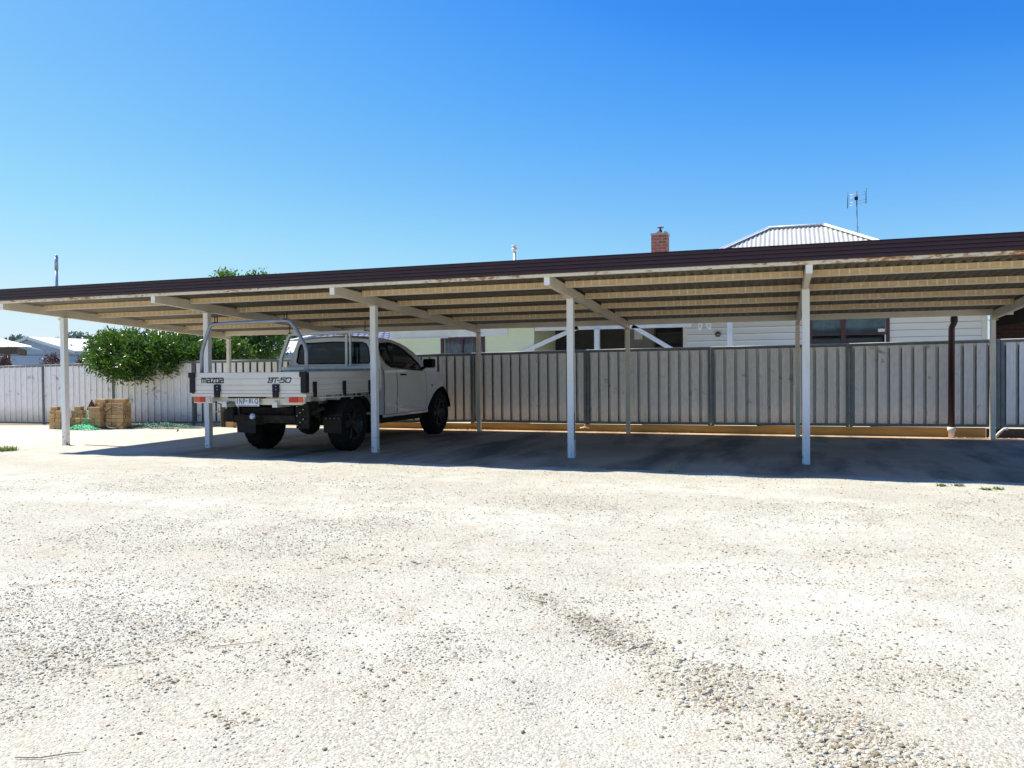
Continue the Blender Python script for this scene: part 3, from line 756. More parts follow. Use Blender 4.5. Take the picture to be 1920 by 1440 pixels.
for t in np.linspace(0, 1, 60):
    x = -3.2+3.0*t; y = 3.0+.55*math.sin(t*3.1)+.14*math.sin(t*17); pts.append((x, y, float(gh(x, y))+.012))
mb.tube(pts, .010, 7)
tag(mb.build('garden_hose', M['hose']), 'black hose lying along the ground from the blocks to the tap', 'hose')
mb = MB(); pts = [(-.75+.45*math.cos(a), 3.75+.26*math.sin(a), float(gh(-.7, 3.75))+.012) for a in np.linspace(0, 6.28, 30)[:-1]]
mb.tube(pts, .009, 7, True); tag(mb.build('hose_coil', simple('pale_hose', (.35, .4, .38), None, .5)), 'thin pale hose coil lying flat beside the dark netting', 'hose')
# tap on a stake
tp = thing('garden_tap', 'brass garden tap on a dark timber stake at the fence', 'tap', (-.18, 4.30, 0))
mb = MB(); mb.box(-.05, .05, -.03, .03, -.05, .50); mb.build('stake', M['brown_timber'], tp, .004)
mb = MB(); mb.tube([(-.02, -.045, 0), (-.02, -.045, .34)], .012, 8); mb.tube([(-.02, -.045, .33), (-.10, -.06, .34), (-.15, -.06, .32), (-.16, -.06, .27)], .014, 8)
mb.tube([(-.09, -.06, .34), (-.09, -.06, .40)], .008, 8); mb.tube([(-.12, -.06, .405), (-.06, -.06, .405)], .007, 8); mb.build('tap', M['brass'], tp)
tag(MB().box(-.05, .15, 4.22, 4.34, -.01, .15).build('loose_block', M['block'], None, .006), 'single sandstone block standing beside the timber stake', 'block')
# right-hand bits by the fence foot
mb = MB(); mb.tube([(15.08, 4.50, .02), (15.14, 4.48, .10), (15.2, 4.47, .16), (15.26, 4.47, .165)], .022, 10)
tag(mb.build('pvc_elbow', M['pvc']), 'short white pvc pipe end poking up by the last fence post', 'pipe')
mb = MB()
mb.tube([(8.02, 4.50, .07), (8.12, 4.50, .09), (8.2, 4.49, .075)], .012, 8); mb.tube([(8.12, 4.50, .09), (8.12, 4.50, .15)], .009, 8)
tag(mb.build('sprinkler', M['pvc']), 'small white sprinkler head at the fence foot beside the middle post', 'sprinkler')

# ------------------------------------------------------------ pickup truck
TK = thing('pickup_truck', 'dusty white extended cab pickup with aluminium tray parked under the carport', 'truck', (4.67, .2, 0))
def W_(p): return [(y-.2, z) for y, z in p]
def xs_side(y, z):
    x = .925
    if z > 1.2: x -= .47*(z-1.2)**1.02
    if z < .72: x -= .16*(.72-z)
    x += .012*math.exp(-((z-.95)/.14)**2)
    zc = .68 if y < 1.25 else .68-.15*(y-1.25)/1.4
    x += .028*max(0., min(1., (zc-z)/.03)) if y < 2.75 else 0
    if y > 3.2: x -= .30*((y-3.2)/.9)**2
    # flared front guard round the arch
    r = math.hypot(y-3.2, z-.42); 
    if z < 1.15: x += .035*math.exp(-((r-.52)/.12)**2)
    return x
def side_panel(outline, holes, sgn, name, mat, parent, inset=0, zl=None, xf=None):
    bm = bmesh.new(); allE = []
    for loop in [outline]+holes:
        vv = [bm.verts.new((0, y, z)) for y, z in loop]
        for i in range(len(vv)): allE.append(bm.edges.new((vv[i], vv[(i+1) % len(vv)])))
    bmesh.ops.triangle_fill(bm, use_beauty=True, use_dissolve=False, edges=allE)
    for z in (zl or list(np.arange(.47, .74, .015))+list(np.arange(.75, 1.8, .06))):
        bmesh.ops.bisect_plane(bm, geom=bm.verts[:]+bm.edges[:]+bm.faces[:], plane_co=(0, 0, z), plane_no=(0, 0, 1))
    for y in np.arange(.6, 4.2, .12):
        bmesh.ops.bisect_plane(bm, geom=bm.verts[:]+bm.edges[:]+bm.faces[:], plane_co=(0, y, 0), plane_no=(0, 1, 0))
    f_ = xf or xs_side
    for v in bm.verts: v.co.x = sgn*(f_(v.co.y+.2, v.co.z)-inset)
    bmesh.ops.recalc_face_normals(bm, faces=bm.faces)
    if sum(f.normal.x*f.calc_area() for f in bm.faces)*sgn < 0: bmesh.ops.reverse_faces(bm, faces=bm.faces)
    for f in bm.faces: f.smooth = True
    me = bpy.data.meshes.new(name); bm.to_mesh(me); bm.free(); me.materials.append(mat)
    o = bpy.data.objects.new(name, me); col.objects.link(o); o.parent = parent; return o
arch = [(2.70, .47), (2.76, .56), (2.84, .67), (2.95, .78), (3.10, .87), (3.28, .915), (3.42, .915), (3.58, .87), (3.72, .77), (3.82, .62), (3.86, .50)]
roofl = [(2.95, 1.235), (2.86, 1.30), (2.7, 1.42), (2.5, 1.545), (2.30, 1.64), (2.1, 1.70), (1.85, 1.745), (1.6, 1.765), (1.3, 1.77), (1.1, 1.755), (1.03, 1.73)]
hood = [(4.18, .50), (4.21, .70), (4.16, .86), (4.05, .96), (3.85, 1.04), (3.58, 1.12), (3.28, 1.18)]
wtop = [(1.19, 1.47), (1.24, 1.60), (1.33, 1.675), (1.7, 1.695), (1.95, 1.655), (2.15, 1.575), (2.33, 1.47), (2.47, 1.36), (2.56, 1.225)]
wbot = [(2.2, 1.235), (1.7, 1.262), (1.36, 1.285), (1.25, 1.34)]
rdoor = [(1.05, .50), (1.500, .50), (1.500, 1.262-.008), (1.36, 1.272), (1.23, 1.32), (1.15, 1.42), (1.05, 1.42)]
fdoor = [(1.510, .50), (2.62, .50), (2.655, .62), (2.665, 1.0), (2.62, 1.205), (2.2, 1.225), (1.510, 1.252)]
for sgn in (1, -1):
    body = [(1.03, .455), (2.66, .455)]+arch+hood+roofl
    side_panel(W_(body), [W_(wtop+wbot[0:]), ] , sgn, 'cab_side', M['truck_paint'], TK, .004)
    side_panel(W_(rdoor), [], sgn, 'rear_door', M['truck_paint'], TK, -.006)
    d = side_panel(W_(fdoor), [], sgn, 'door', M['truck_paint'], TK, -.006)
    mb = MB(); x = sgn*(xs_side(1.7, 1.15)+.02)
    mb.tube([(x-sgn*.015, 1.43, 1.15), (x+sgn*.015, 1.46, 1.152), (x+sgn*.015, 1.60, 1.150), (x-sgn*.015, 1.63, 1.147)], .013, 8); mb.build('door_handle', M['black_plastic'], d)
    for dp in (fdoor, rdoor):
        pts_ = []
        for (ya, za), (yb, zb_) in zip(dp, dp[1:]+dp[:1]):
            for t_ in np.linspace(0, 1, 9)[:-1]: pts_.append((ya+(yb-ya)*t_, za+(zb_-za)*t_))
        mb = MB(); mb.tube([(sgn*(xs_side(y_, z_)+.0045), y_-.2, z_) for y_, z_ in pts_], .0045, 5, True); mb.build('door_seam', M['black_plastic'], d)
    wn_ = [(y+(.01 if y > 2 else -.01), z) for y, z in wtop+wbot]
    side_panel(W_(wtop+wbot), [], sgn, 'side_window', M['glass'], TK, .012)
    # dark window rubbers and pillar
    loopp = [(sgn*(xs_side(y, z)-.001), y-.2, z) for y, z in wtop+wbot]
    mb = MB(); mb.tube(loopp, .009, 6, True)
    mb.beam((sgn*(xs_side(1.60, 1.27)-.004), 1.36, 1.265), (sgn*(xs_side(1.52, 1.68)-.004), 1.32, 1.685), .07, .01, (sgn, 0, 0)); mb.build('window_frame', M['black_plastic'], TK)
    # mirror
    mb = MB(); mb.box(sgn*1.06-.11, sgn*1.06+.11, 2.28, 2.385, 1.265, 1.425); mm = mb.build('mirror', M['black_plastic'], TK, .03)
    mb = MB(); mb.box(sgn*1.06-.085, sgn*1.06+.085, 2.270, 2.2785, 1.285, 1.405); mb.build('mirror_glass', M['glass'], mm)
    mb = MB(); mb.beam((sgn*.88, 2.36, 1.24), (sgn*.99, 2.34, 1.29), .05, .04); mb.build('mirror_arm', M['black_plastic'], mm)
    mb = MB(); x = sgn*xs_side(2.88, .95); mb.box(x-.012, x+.012, 2.66, 2.70, .935, .958); mb.build('indicator', M['black_plastic'], TK, .004)
    # sill step and arch lining
    mb = MB(); mb.box(sgn*.80-.06, sgn*.80+.06, .83, 2.45, .36, .45); mb.build('sill', M['underbody'], TK)
    mb = MB(); mb.add([(sgn*(.90 if k % 2 else .42), y-.2, z) for (y, z) in arch for k in (1, 0)], [(2*i, 2*i+1, 2*i+3, 2*i+2) for i in range(len(arch)-1)], True); mb.build('arch_liner', M['black_plastic'], TK)
# hood, windscreen, roof, front, back wall as lofts between the sides
def loft(st, name, mat, crown_=.03, n=10, xin=.0):
    vs_, fs = [], []
    for (y, z) in st:
        w = xs_side(y, z)-.004-xin
        for k in range(n+1):
            u = -1+2*k/n; vs_.append((u*w, y-.2, z+crown_*(1-u*u)))
    for r in range(len(st)-1):
        for k in range(n): a = r*(n+1)+k; fs.append((a, a+1, a+n+2, a+n+1))
    mb = MB(); mb.add(vs_, fs, True); return mb.build(name, mat, TK)
loft(list(reversed(roofl))[0:6], 'roof', M['truck_paint'], .045)
loft(list(reversed(roofl))[5:10], 'windscreen', M['glass'], .045)
loft([roofl[1], roofl[0]]+list(reversed(hood))[:4], 'bonnet', M['truck_paint'], .035)
loft([(4.05, .96), (4.16, .86), (4.21, .70), (4.18, .50)], 'front_panel', M['truck_paint'], .0)
def rear_x(z): return xs_side(1.03, z)-.004
outl = [(rear_x(z), z) for z in np.arange(.50, 1.74, .08)]+[(rear_x(1.73), 1.73)]
top = [(x, 1.73+.045*(1-(x/rear_x(1.73))**2)) for x in np.linspace(rear_x(1.73), -rear_x(1.73), 9)[1:-1]]
poly = outl+top+[(-x, z) for x, z in reversed(outl)]
gl = [(-.70, 1.37), (-.66, 1.345), (.66, 1.345), (.70, 1.37), (.655, 1.60), (.62, 1.66), (.56, 1.685), (0, 1.70), (-.56, 1.685), (-.62, 1.66), (-.655, 1.60)]
def flat_fill(outline, holes, y, name, mat):
    bm = bmesh.new(); E_ = []
    for loop in [outline]+holes:
        vv = [bm.verts.new((x, y, z)) for x, z in loop]
        for i in range(len(vv)): E_.append(bm.edges.new((vv[i], vv[(i+1) % len(vv)])))
    bmesh.ops.triangle_fill(bm, use_beauty=True, edges=E_)
    bm.normal_update()
    for f in bm.faces:
        if f.normal.y > 0: f.normal_flip()
    me = bpy.data.meshes.new(name); bm.to_mesh(me); bm.free(); me.materials.append(mat)
    o = bpy.data.objects.new(name, me); col.objects.link(o); o.parent = TK; return o
flat_fill(poly, [gl], .83, 'cab_back', M['truck_paint'])
rw = flat_fill(gl, [], .838, 'rear_window', M['glass'])
mb = MB(); mb.tube([(x, .828, z) for x, z in gl], .011, 6, True); mb.build('window_seal', M['black_plastic'], rw)
# cabin interior
for sgn in (.38, -.38):
    mb = MB(); mb.box(sgn-.25, sgn+.25, 1.55, 1.68, .8, 1.38); mb.box(sgn-.13, sgn+.13, 1.56, 1.65, 1.40, 1.58); mb.box(sgn-.25, sgn+.25, 1.6, 2.1, .7, .85); mb.build('seat', M['seat'], TK, .03)
mb = MB(); mb.box(-.78, .78, .86, 2.6, .50, .54); mb.box(-.74, .74, 2.38, 2.62, .9, 1.2); mb.build('cabin_trim', M['seat'], TK)
mb = MB(); mb.tube([(-.38-.17*math.cos(a), 2.22+.05*math.sin(a), 1.15+.17*math.sin(a)) for a in np.linspace(0, 6.28, 21)[:-1]], .014, 6, True)
for o_ in (1,): pass
w_ = mb.build('steering_wheel', M['seat'], TK); w_.location = (.76, 0, 0)
mb = MB(); mb.box(-.10, .10, 2.20, 2.22, 1.50, 1.56); mb.build('rear_view_mirror', M['seat'], TK, .01)
# wheels
def wheel(x, y, sgn):
    r = .425; w = .285
    hub = bpy.data.objects.new('wheel', None)
    tz = r-.004
    prof = [(-w/2+.02, .25), (-w/2, .30), (-w/2+.005, .37), (-w/2+.03, r-.02), (-w/2+.055, r), (-.045, r), (-.04, r-.012), (.04, r-.012), (.045, r), (w/2-.055, r), (w/2-.03, r-.02), (w/2-.005, .37), (w/2, .30), (w/2-.02, .25)]
    n = 96
    def mod(i, k):
        if 3 <= i <= 5 or 8 <= i <= 10: return 1.0 if (k+ (2 if i > 6 else 0)) % 4 < 2 else .972
        return 1
    mb = MB(); mb.lathe(prof, (x, y, tz), 'x', n, mod); t = mb.build('wheel', M['rubber'], TK)
    mb = MB(); s_ = sgn
    mb.lathe([(s_*(w/2-.02), .252), (s_*(w/2-.03), .235), (s_*.05, .225), (s_*.045, .09), (s_*.09, .075), (s_*.095, .02), (s_*.095, .0)], (x, y, tz), 'x', 40); mb.lathe([(-s_*(w/2-.02), .25), (-s_*.05, .22), (-s_*.04, 0)], (x, y, tz), 'x', 30)
    for k in range(6):
        a = k*math.pi/3+.2; mb.beam((x+s_*.07, y+.06*math.cos(a), tz+.06*math.sin(a)), (x+s_*.085, y+.235*math.cos(a), tz+.235*math.sin(a)), .05, .03, (1, 0, 0))
    rim = mb.build('rim', M['rim'], t)
    mb = MB()
    for k in range(12):
        a = k*math.pi/6; mb.lathe([(0, .006), (.008, .005), (.009, 0)] if s_ > 0 else [(0, .006), (-.008, .005), (-.009, 0)], (x+s_*(w/2-.028), y+.228*math.cos(a), tz+.228*math.sin(a)), 'x', 6)
    mb.build('bolt', M['steel_bright'], rim)
for x, y, sg in ((.745, 0, 1), (-.745, 0, -1), (.745, 3.20, 1), (-.745, 3.20, -1)): wheel(x, y, sg)
# chassis
mb = MB()
for sg in (-.42, .42): mb.box(sg-.035, sg+.035, -1.0, 3.7, .60, .72)
for y in (-1.0, -.4, .6, 1.6, 2.8): mb.box(-.385, .385, y-.03, y+.03, .61, .71)
mb.box(-.35, .35, .9, 2.4, .38, .62); mb.build('chassis', M['underbody'], TK)
mb = MB(); mb.tube([(-.62, 0, .42), (.62, 0, .42)], .045, 14)
mb.lathe([(-.16, .05), (-.11, .12), (-.04, .165), (.04, .165), (.11, .12), (.16, .05)], (.08, 0, .40), 'x', 20)
mb.lathe([(-.20, .0), (-.19, .07), (-.14, .135), (0, .15)], (.08, 0, .40), 'y', 20)
for k in range(10):
    a = k*.628; mb.lathe([(-.205, 0), (-.20, .01), (-.15, .01)], (.08+.105*math.cos(a), .03, .40+.105*math.sin(a)), 'y', 6)
mb.build('rear_axle', M['underbody'], TK)
mb = MB()
for sg in (-.52, .52):
    for k in range(4):
        L = .62-.1*k; mb.tube([(sg, -L, .50+.10*(L/.62)**2-.02*k), (sg, 0, .49-.018*k), (sg, L, .50+.10*(L/.62)**2-.02*k)], .03, 4)
    mb.tube([(sg*.8, -.06, .42), (sg*.86, .12, .74)], .03, 10)
mb.build('leaf_spring', M['underbody'], TK)
mb = MB(); mb.tube([(.30, 1.2, .5), (.34, .4, .55), (.36, -.3, .56), (.46, -.85, .55)], .03, 10); mb.lathe([(-.3, .05), (-.28, .085), (.28, .085), (.3, .05)], (-.2, .7, .5), 'y', 16); mb.build('exhaust', M['underbody'], TK)
mb = MB(); mb.lathe([(0, 0), (0, .30), (.03, .335), (.12, .335), (.14, .30), (.14, 0)], (0, -.62, .60), 'z', 30); mb.build('spare_wheel', M['rubber'], TK)
# tow bar and rear bumper
mb = MB(); mb.box(-.43, .60, -1.17, -1.07, .49, .60); mb.box(-.55, -.43, -1.16, -1.07, .50, .72)
mb.prism([(-.60, .50), (-.60, .64), (-.50, .74), (-.43, .74), (-.43, .50)], 'y', -1.18, -1.172)
mb.box(-.06, .06, -1.32, -1.05, .47, .55); mb.box(-.36, .5, -1.05, -1.0, .56, .70)
bmp = mb.build('tow_bar', M['underbody'], TK, .006)
mb = MB(); mb.lathe([(0, .03), (.05, .022), (.06, .036), (.09, .040), (.125, .03), (.135, 0)], (-.02, -1.28, .50), 'z', 16); mb.build('tow_ball', M['ball_cap'], bmp)
mb = MB(); mb.box(.60, .80, -1.14, -1.10, .42, .76)
for k in range(7): mb.tube([(.63+.05*(k % 3), -1.16, .46+.045*k), (.63+.05*(k % 3), -1.14, .46+.045*k)], .012, 6)
mb.beam((.56, -1.05, .52), (.9, -.9, .70), .05, .05); mb.box(.58, .72, -1.12, -.75, .60, .78); mb.build('bracket', M['underbody'], TK)
mb = MB()
for k in range(7): mb.tube([(.63+.05*(k % 3), -1.165, .46+.045*k), (.63+.05*(k % 3), -1.150, .46+.045*k)], .007, 6)
mb.build('bolt', M['steel_bright'], bpy.data.objects['bracket.001'] if 'bracket.001' in bpy.data.objects else TK)
# mud flaps and guards
for x0, x1, yy, z0, z1 in ((.63, .94, -.50, .30, .54), (-.90, -.55, -.50, .28, .49)):
    mb = MB(); mb.prism([(x0, z1), (x1, z1), (x1-.005, z0), (x0+.01, z0+.01)], 'y', yy, yy+.012); fl_ = mb.build('mud_flap', M['black_plastic'], TK)
    mb = MB()
    for k in range(4): mb.lathe([(0, .008), (-.006, .006), (-.007, 0)], (x0+.05+k*(x1-x0-.1)/3, yy-.001, z1-.02), 'y', 6)
    mb.build('bolt', M['steel_bright'], fl_)
for sg in (1, -1):
    mb = MB(); pts = []
    for a in np.linspace(2.75, .35, 12): pts.append((.50*math.cos(a), .42+.45*math.sin(a)))
    pts = [(-.48, .52)]+pts+[(.50, .60)]
    vs_ = []; 
    for y, z in pts: vs_ += [(sg*.60, y, z), (sg*.93, y, z)]
    mb.add(vs_, [(2*i, 2*i+1, 2*i+3, 2*i+2) for i in range(len(pts)-1)], True); g_ = mb.build('mudguard', M['black_plastic'], TK)
    sm_ = g_.modifiers.new('s', 'SOLIDIFY'); sm_.thickness = .01
# tray
TY0, TY1, TX = -1.42, .74, .95
mb = MB(); mb.box(-TX+.03, TX-.03, TY0+.03, TY1, .885, .925)
for y in np.arange(-1.25, .75, .38): mb.box(-.9, .9, y-.03, y+.03, .80, .885)
for sg in (-.42, .42): mb.box(sg-.04, sg+.04, -1.38, .74, .722, .80)
mb.build('tray_floor', M['alu'], TK)
mb = MB(); mb.box(-TX-.002, TX+.002, TY0-.004, TY0+.03, .885, .912); mb.box(-TX, TX, TY0+.0, TY0+.02, .87, .885)
mb.box(TX-.026, TX+.002, TY0+.031, TY1, .885, .912); mb.box(-TX-.002, -TX+.026, TY0+.031, TY1, .885, .912); mb.build('tray_rim', M['tray'], TK, .003)
def planks(name, kind, a, b, c0, c1, zs, out):
    """a board made of three hollow planks with shadow grooves; kind y: across x at the back; kind x: along y at the side"""
    mb = MB()
    for z0, z1 in zs:
        if kind == 'y': mb.box(a, b, c0, c1, z0, z1-.004); mb.box(a, b, c0+.006, c1-.006, z1-.004, z1)
        else: mb.box(c0, c1, a, b, z0, z1-.004); mb.box(c0+.006, c1-.006, a, b, z1-.004, z1)
    return mb.build(name, M['tray'], TK, .002)
ZS = [(.916, 1.015), (1.015, 1.115), (1.115, 1.212)]
ZS = [(.916, .962), (.962, 1.035), (1.035, 1.122), (1.122, 1.212)]
tg = planks('tailgate', 'y', -TX+.055, TX-.055, TY0, TY0+.028, ZS, -1)
for sg in (1, -1):
    c0, c1 = (TX-.028, TX) if sg > 0 else (-TX, -TX+.028)
    sd2 = planks('drop_side', 'x', TY0+.055, TY1-.03, c0, c1, ZS, 1)
    for y in (-1.22, -.44, .33):
        mb = MB(); x = sg*(TX+.012); mb.box(x-.012, x+.012, y-.04, y+.04, .93, 1.075); mb.box(x-.016, x+.02, y-.028, y+.028, .86, .935); mb.build('hinge', M['black_plastic'], sd2, .008)
    mb = MB(); mb.box(sg*(TX-.03)-.045, sg*(TX-.03)+.045, TY0-.02, TY0-.002, .925, 1.205); mb.box(sg*(TX-.03)-.055, sg*(TX-.03)+.055, TY0-.036, TY0-.004, 1.14, 1.215)
    mb.box(sg*(TX+.008)-.008, sg*(TX+.008)+.008, TY0-.02, TY0+.06, .925, 1.205); mb.build('corner_latch', M['black_plastic'], TK, .008)
for x in (-.49, .48):
    mb = MB(); mb.box(x-.055, x+.055, TY0-.024, TY0-.001, .935, 1.045); mb.box(x-.045, x+.045, TY0-.034, TY0-.006, .86, .95); hg = mb.build('hinge', M['black_plastic'], tg, .008)
    mb = MB()
    for zz in (.97, 1.015): mb.lathe([(0, .008), (-.006, .006), (-.007, 0)], (x+.01, TY0-.025, zz), 'y', 6)
    mb.build('bolt', M['steel_bright'], hg)
# rope rail and hooks under the side
for sg in (1, -1):
    mb = MB(); x = sg*.93; mb.tube([(x, -1.05, .845), (x, .45, .835)], .012, 8)
    for y in (-1.0, -.72, -.44, -.05, .12, .38): mb.box(x-.01, x+.01, y-.012, y+.012, .84, .885)
    mb.build('rope_rail', M['alu'], TK)
# headboard: tube frame with vertical bar
mb = MB(); y = .70
pts = [(-.93, y, .93), (-.93, y, 1.28), (-.91, y, 1.45), (-.76, y, 1.80), (-.72, y, 1.84), (.72, y, 1.86), (.76, y, 1.82), (.93, y, 1.40), (.94, y, .93)]
for a, b in zip(pts[:-1], pts[1:]): mb.beam(a, b, .055, .05, (0, 1, 0))
mb.beam((-.90, y, 1.265), (.90, y, 1.265), .05, .06); mb.box(-.90, .90, y+.002, y+.018, .93, 1.235)
mb.beam((.335, y, 1.29), (.335, y, 1.82), .045, .035, (0, 1, 0)); mb.beam((.405, y, 1.29), (.405, y, 1.82), .03, .035, (0, 1, 0))
hb = mb.build('headboard', M['alu'], TK, .006)
def arcpts(pts, rad=.12, n=6):
    out = [Vector(pts[0])]
    for i in range(1, len(pts)-1):
        p = Vector(pts[i]); a = Vector(pts[i-1])-p; b = Vector(pts[i+1])-p; r1 = min(rad, a.length*.45, b.length*.45)
        A = p+a.normalized()*r1; B = p+b.normalized()*r1
        for t in np.linspace(0, 1, n): out.append((1-t)**2*A+2*t*(1-t)*p+t*t*B)
    out.append(Vector(pts[-1])); return out
y = -1.30
mb = MB(); mb.tube(arcpts([(-.86, y, .93), (-.86, y, 1.50), (-.70, y, 1.905), (.64, y, 1.925), (.885, y, 1.55), (.885, y, .93)], .09), .026, 12)
mb.build('ladder_rack', M['galv'], TK)
mb = MB(); mb.beam((-.84, .70, 1.265), (-.84, .70, 1.262), .04, .04); 
mb = MB(); mb.tube([(.0, 0, 0), (0, 0, .001)], .001, 4)
# rack side rails joining hoop foot to the headboard
mb = MB()
for sg in (.88,): mb.beam((sg, y+.02, 1.235), (sg, .68, 1.238), .04, .035)
mb.build('side_rail', M['galv'], TK)
mb = MB()
for (x, yy, z, h) in ((-.60, y, 1.925, .09), (.56, y, 1.94, .10), (-.72, .70, 1.86, .12), (.70, .70, 1.87, .16)):
    mb.tube([(x-.022, yy, z), (x-.022, yy, z+h)], .007, 6); mb.tube([(x+.022, yy, z), (x+.022, yy, z+h)], .007, 6) if h < .11 else None
    mb.box(x-.035, x+.035, yy-.03, yy+.03, z-.008, z+.006)
mb.build('rack_pin', M['underbody'], TK)
# lights and cross beam
mb = MB(); mb.box(-.28, .82, TY0+.10, TY0+.15, .755, .845); mb.build('rear_cross_bar', M['tray'], TK, .004)
mb = MB(); mb.box(-.62, .72, TY0+.16, TY0+.28, .80, .868); mb.box(-.36, .2, TY0+.05, TY0+.15, .846, .868); mb.build('light_bar', M['underbody'], TK)
for sg, x0 in ((-1, -.915), (1, .60)):
    x1 = x0+.315
    mb = MB(); mb.box(x0, x1, TY0+.01, TY0+.06, .780, .880); h_ = mb.build('tail_light', M['tray'], TK, .006)
    segs = [('amber_lens', 0, .36), ('red_lens', .36, .68), ('clear_lens', .68, 1)]
    if sg > 0: segs = [('clear_lens', 0, .24), ('red_lens', .24, .72), ('amber_lens', .72, 1)]
    for m_, a, b in segs:
        mb = MB(); mb.box(x0+.014+(x1-x0-.028)*a+.002, x0+.014+(x1-x0-.028)*b-.002, TY0-.004, TY0+.009, .793, .868); mb.build('lens', M[m_], h_, .004)
mb = MB(); mb.tube([(-.60, TY0+.05, .80), (-.50, TY0+.05, .765), (-.38, TY0+.05, .77), (-.3, TY0+.05, .80)], .006, 6); mb.build('wiring', M['black_plastic'], TK)
# text helper: flat lettering, converted to mesh
def text(s_, x, y, z, width, height, mat, parent, name, shear=0, bold=0., spacing=1.0):
    cu = bpy.data.curves.new(name, 'FONT'); cu.body = s_; cu.extrude = .012; cu.shear = shear; cu.offset = bold; cu.space_character = spacing
    o = bpy.data.objects.new(name, cu); col.objects.link(o)
    dg = bpy.context.evaluated_depsgraph_get(); me = bpy.data.meshes.new_from_object(o.evaluated_get(dg)); bpy.data.objects.remove(o)
    co = np.array([v.co[:] for v in me.vertices]); mn, mx = co.min(0), co.max(0)
    for v in me.vertices:
        v.co = ((v.co.x-mn[0])/(mx[0]-mn[0])*width, -(v.co.z-mn[2])/(mx[2]-mn[2])*.0025, (v.co.y-mn[1])/(mx[1]-mn[1])*height)
    me.name = name; me.materials.clear(); me.materials.append(mat)
    o = bpy.data.objects.new(name, me); col.objects.link(o); o.parent = parent; o.location = (x, y, z); return o
# wide blocky tailgate lettering drawn with strokes
def strokes(lines, x, y, z, sx_, sz_, w, mat, parent, name, lean=0):
    mb = MB()
    for ln in lines:
        pts = [(x+(u+lean*v)*sx_, z+v*sz_) for u, v in ln]
        for (a, b) in zip(pts[:-1], pts[1:]):
            d = Vector((b[0]-a[0], b[1]-a[1])).normalized()*w*.42
            mb.beam((a[0]-d.x, y, a[1]-d.y), (b[0]+d.x, y, b[1]+d.y), .003, w, (0, 0, 1) if abs(d.x) > abs(d.y) else (1, 0, 0))
    return mb.build(name, mat, parent)
L_ = [[(0, 0), (0, 1), (.95, 1), (1.0, .9), (1.0, 0)], [(.5, 1), (.5, 0)],
      [(1.35, 1), (2.0, 1), (2.08, .9), (2.08, 0), (1.42, 0), (1.35, .1), (1.35, .5), (2.08, .5)],
      [(2.4, 1), (3.12, 1), (2.4, 0), (3.12, 0)],
      [(3.42, .9), (3.42, .1), (3.5, 0), (4.1, 0), (4.1, 1), (3.5, 1), (3.42, .9)],
      [(4.42, 1), (5.05, 1), (5.13, .9), (5.13, 0), (4.5, 0), (4.42, .1), (4.42, .5), (5.13, .5)]]
strokes(L_, -.762, TY0-.0018, 1.068, .0712, .062, .017, M['decal'], tg, 'lettering')
B_ = [[(0, 0), (.75, 0), (.92, .15), (.92, .38), (.8, .5), (.2, .5)], [(.0, 1), (.85, 1), (.98, .85), (.95, .62), (.8, .5)], [(.22, .9), (.1, .1)],
      [(1.1, 1), (2.15, 1)], [(1.62, 1), (1.55, 0)], [(2.1, .42), (2.55, .42)],
      [(3.75, 1), (2.85, 1), (2.8, .58), (3.5, .58), (3.62, .45), (3.6, .12), (3.45, 0), (2.65, 0)],
      [(4.1, 1), (3.95, .8), (3.92, .2), (4.05, 0), (4.75, 0), (4.95, .2), (4.98, .8), (4.85, 1), (4.1, 1)]]
strokes(B_, .345, TY0-.0018, 1.068, .072, .062, .014, M['decal'], tg, 'lettering', .22)
mb = MB(); mb.box(-.225, .155, TY0+.055, TY0+.062, .735, .866); npl = mb.build('number_plate', M['plate_white'], TK, .003)
text('1NP', -.208, TY0+.054, .765, .135, .075, M['plate_blue'], npl, 'plate_text', 0, .0, 1.25)
text('8LQ', -.012, TY0+.054, .765, .150, .075, M['plate_blue'], npl, 'plate_text', 0, .0, 1.3)
mb = MB(); mb.prism([(-.062, .815), (-.038, .815), (-.05, .795)], 'y', TY0+.051, TY0+.0545); mb.build('plate_emblem', M['plate_blue'], npl)
mb = MB(); mb.box(-.20, .13, TY0+.0525, TY0+.0545, .742, .749); mb.build('plate_line', M['plate_blue'], npl)

# ------------------------------------------------------------ trees and shrubs
def trunk(mb, pts, r0, r1): mb.tube(pts, list(np.linspace(r0, r1, len(pts))), 9)
TA = thing('leafy_shrub', 'dense dark green glossy shrub hanging over the fence behind the first post', 'shrub', (-3.6, 5.3, 0))
mb = MB(); trunk(mb, [(0, 0, -.05), (.05, 0, .7), (-.1, -.1, 1.3), (-.3, -.4, 1.8)], .09, .03)
trunk(mb, [(.05, 0, .7), (.5, .1, 1.2), (1.0, .3, 1.7)], .06, .02); trunk(mb, [(0, 0, .9), (-.6, -.2, 1.3), (-1.0, -.2, 1.7)], .05, .02)
trunk(mb, [(-.1, -.1, 1.3), (.2, -.8, 1.5), (.5, -1.2, 1.4)], .04, .015)
mb.build('trunk', M['bark'], TA)
ba = [(-.70, -.5, 1.78, .5, .5, .34), (-.15, -.75, 1.82, .6, .5, .42), (.35, -.9, 1.50, .55, .4, .42), (.75, -.95, 1.36, .36, .35, .28), (-.15, -1.0, 1.42, .30, .3, .22), (1.3, -.6, 1.62, .5, .4, .26), (1.8, .1, 1.66, .55, .5, .28), (.9, -.5, 1.75, .6, .5, .38),
      (-.4, .3, 1.85, .7, .6, .42), (.5, .4, 1.9, .7, .6, .42), (1.3, .3, 1.80, .6, .6, .35), (1.7, .6, 1.7, .5, .5, .35), (-1.1, -.3, 1.65, .35, .4, .22), (2.1, .7, 1.68, .4, .4, .3)]
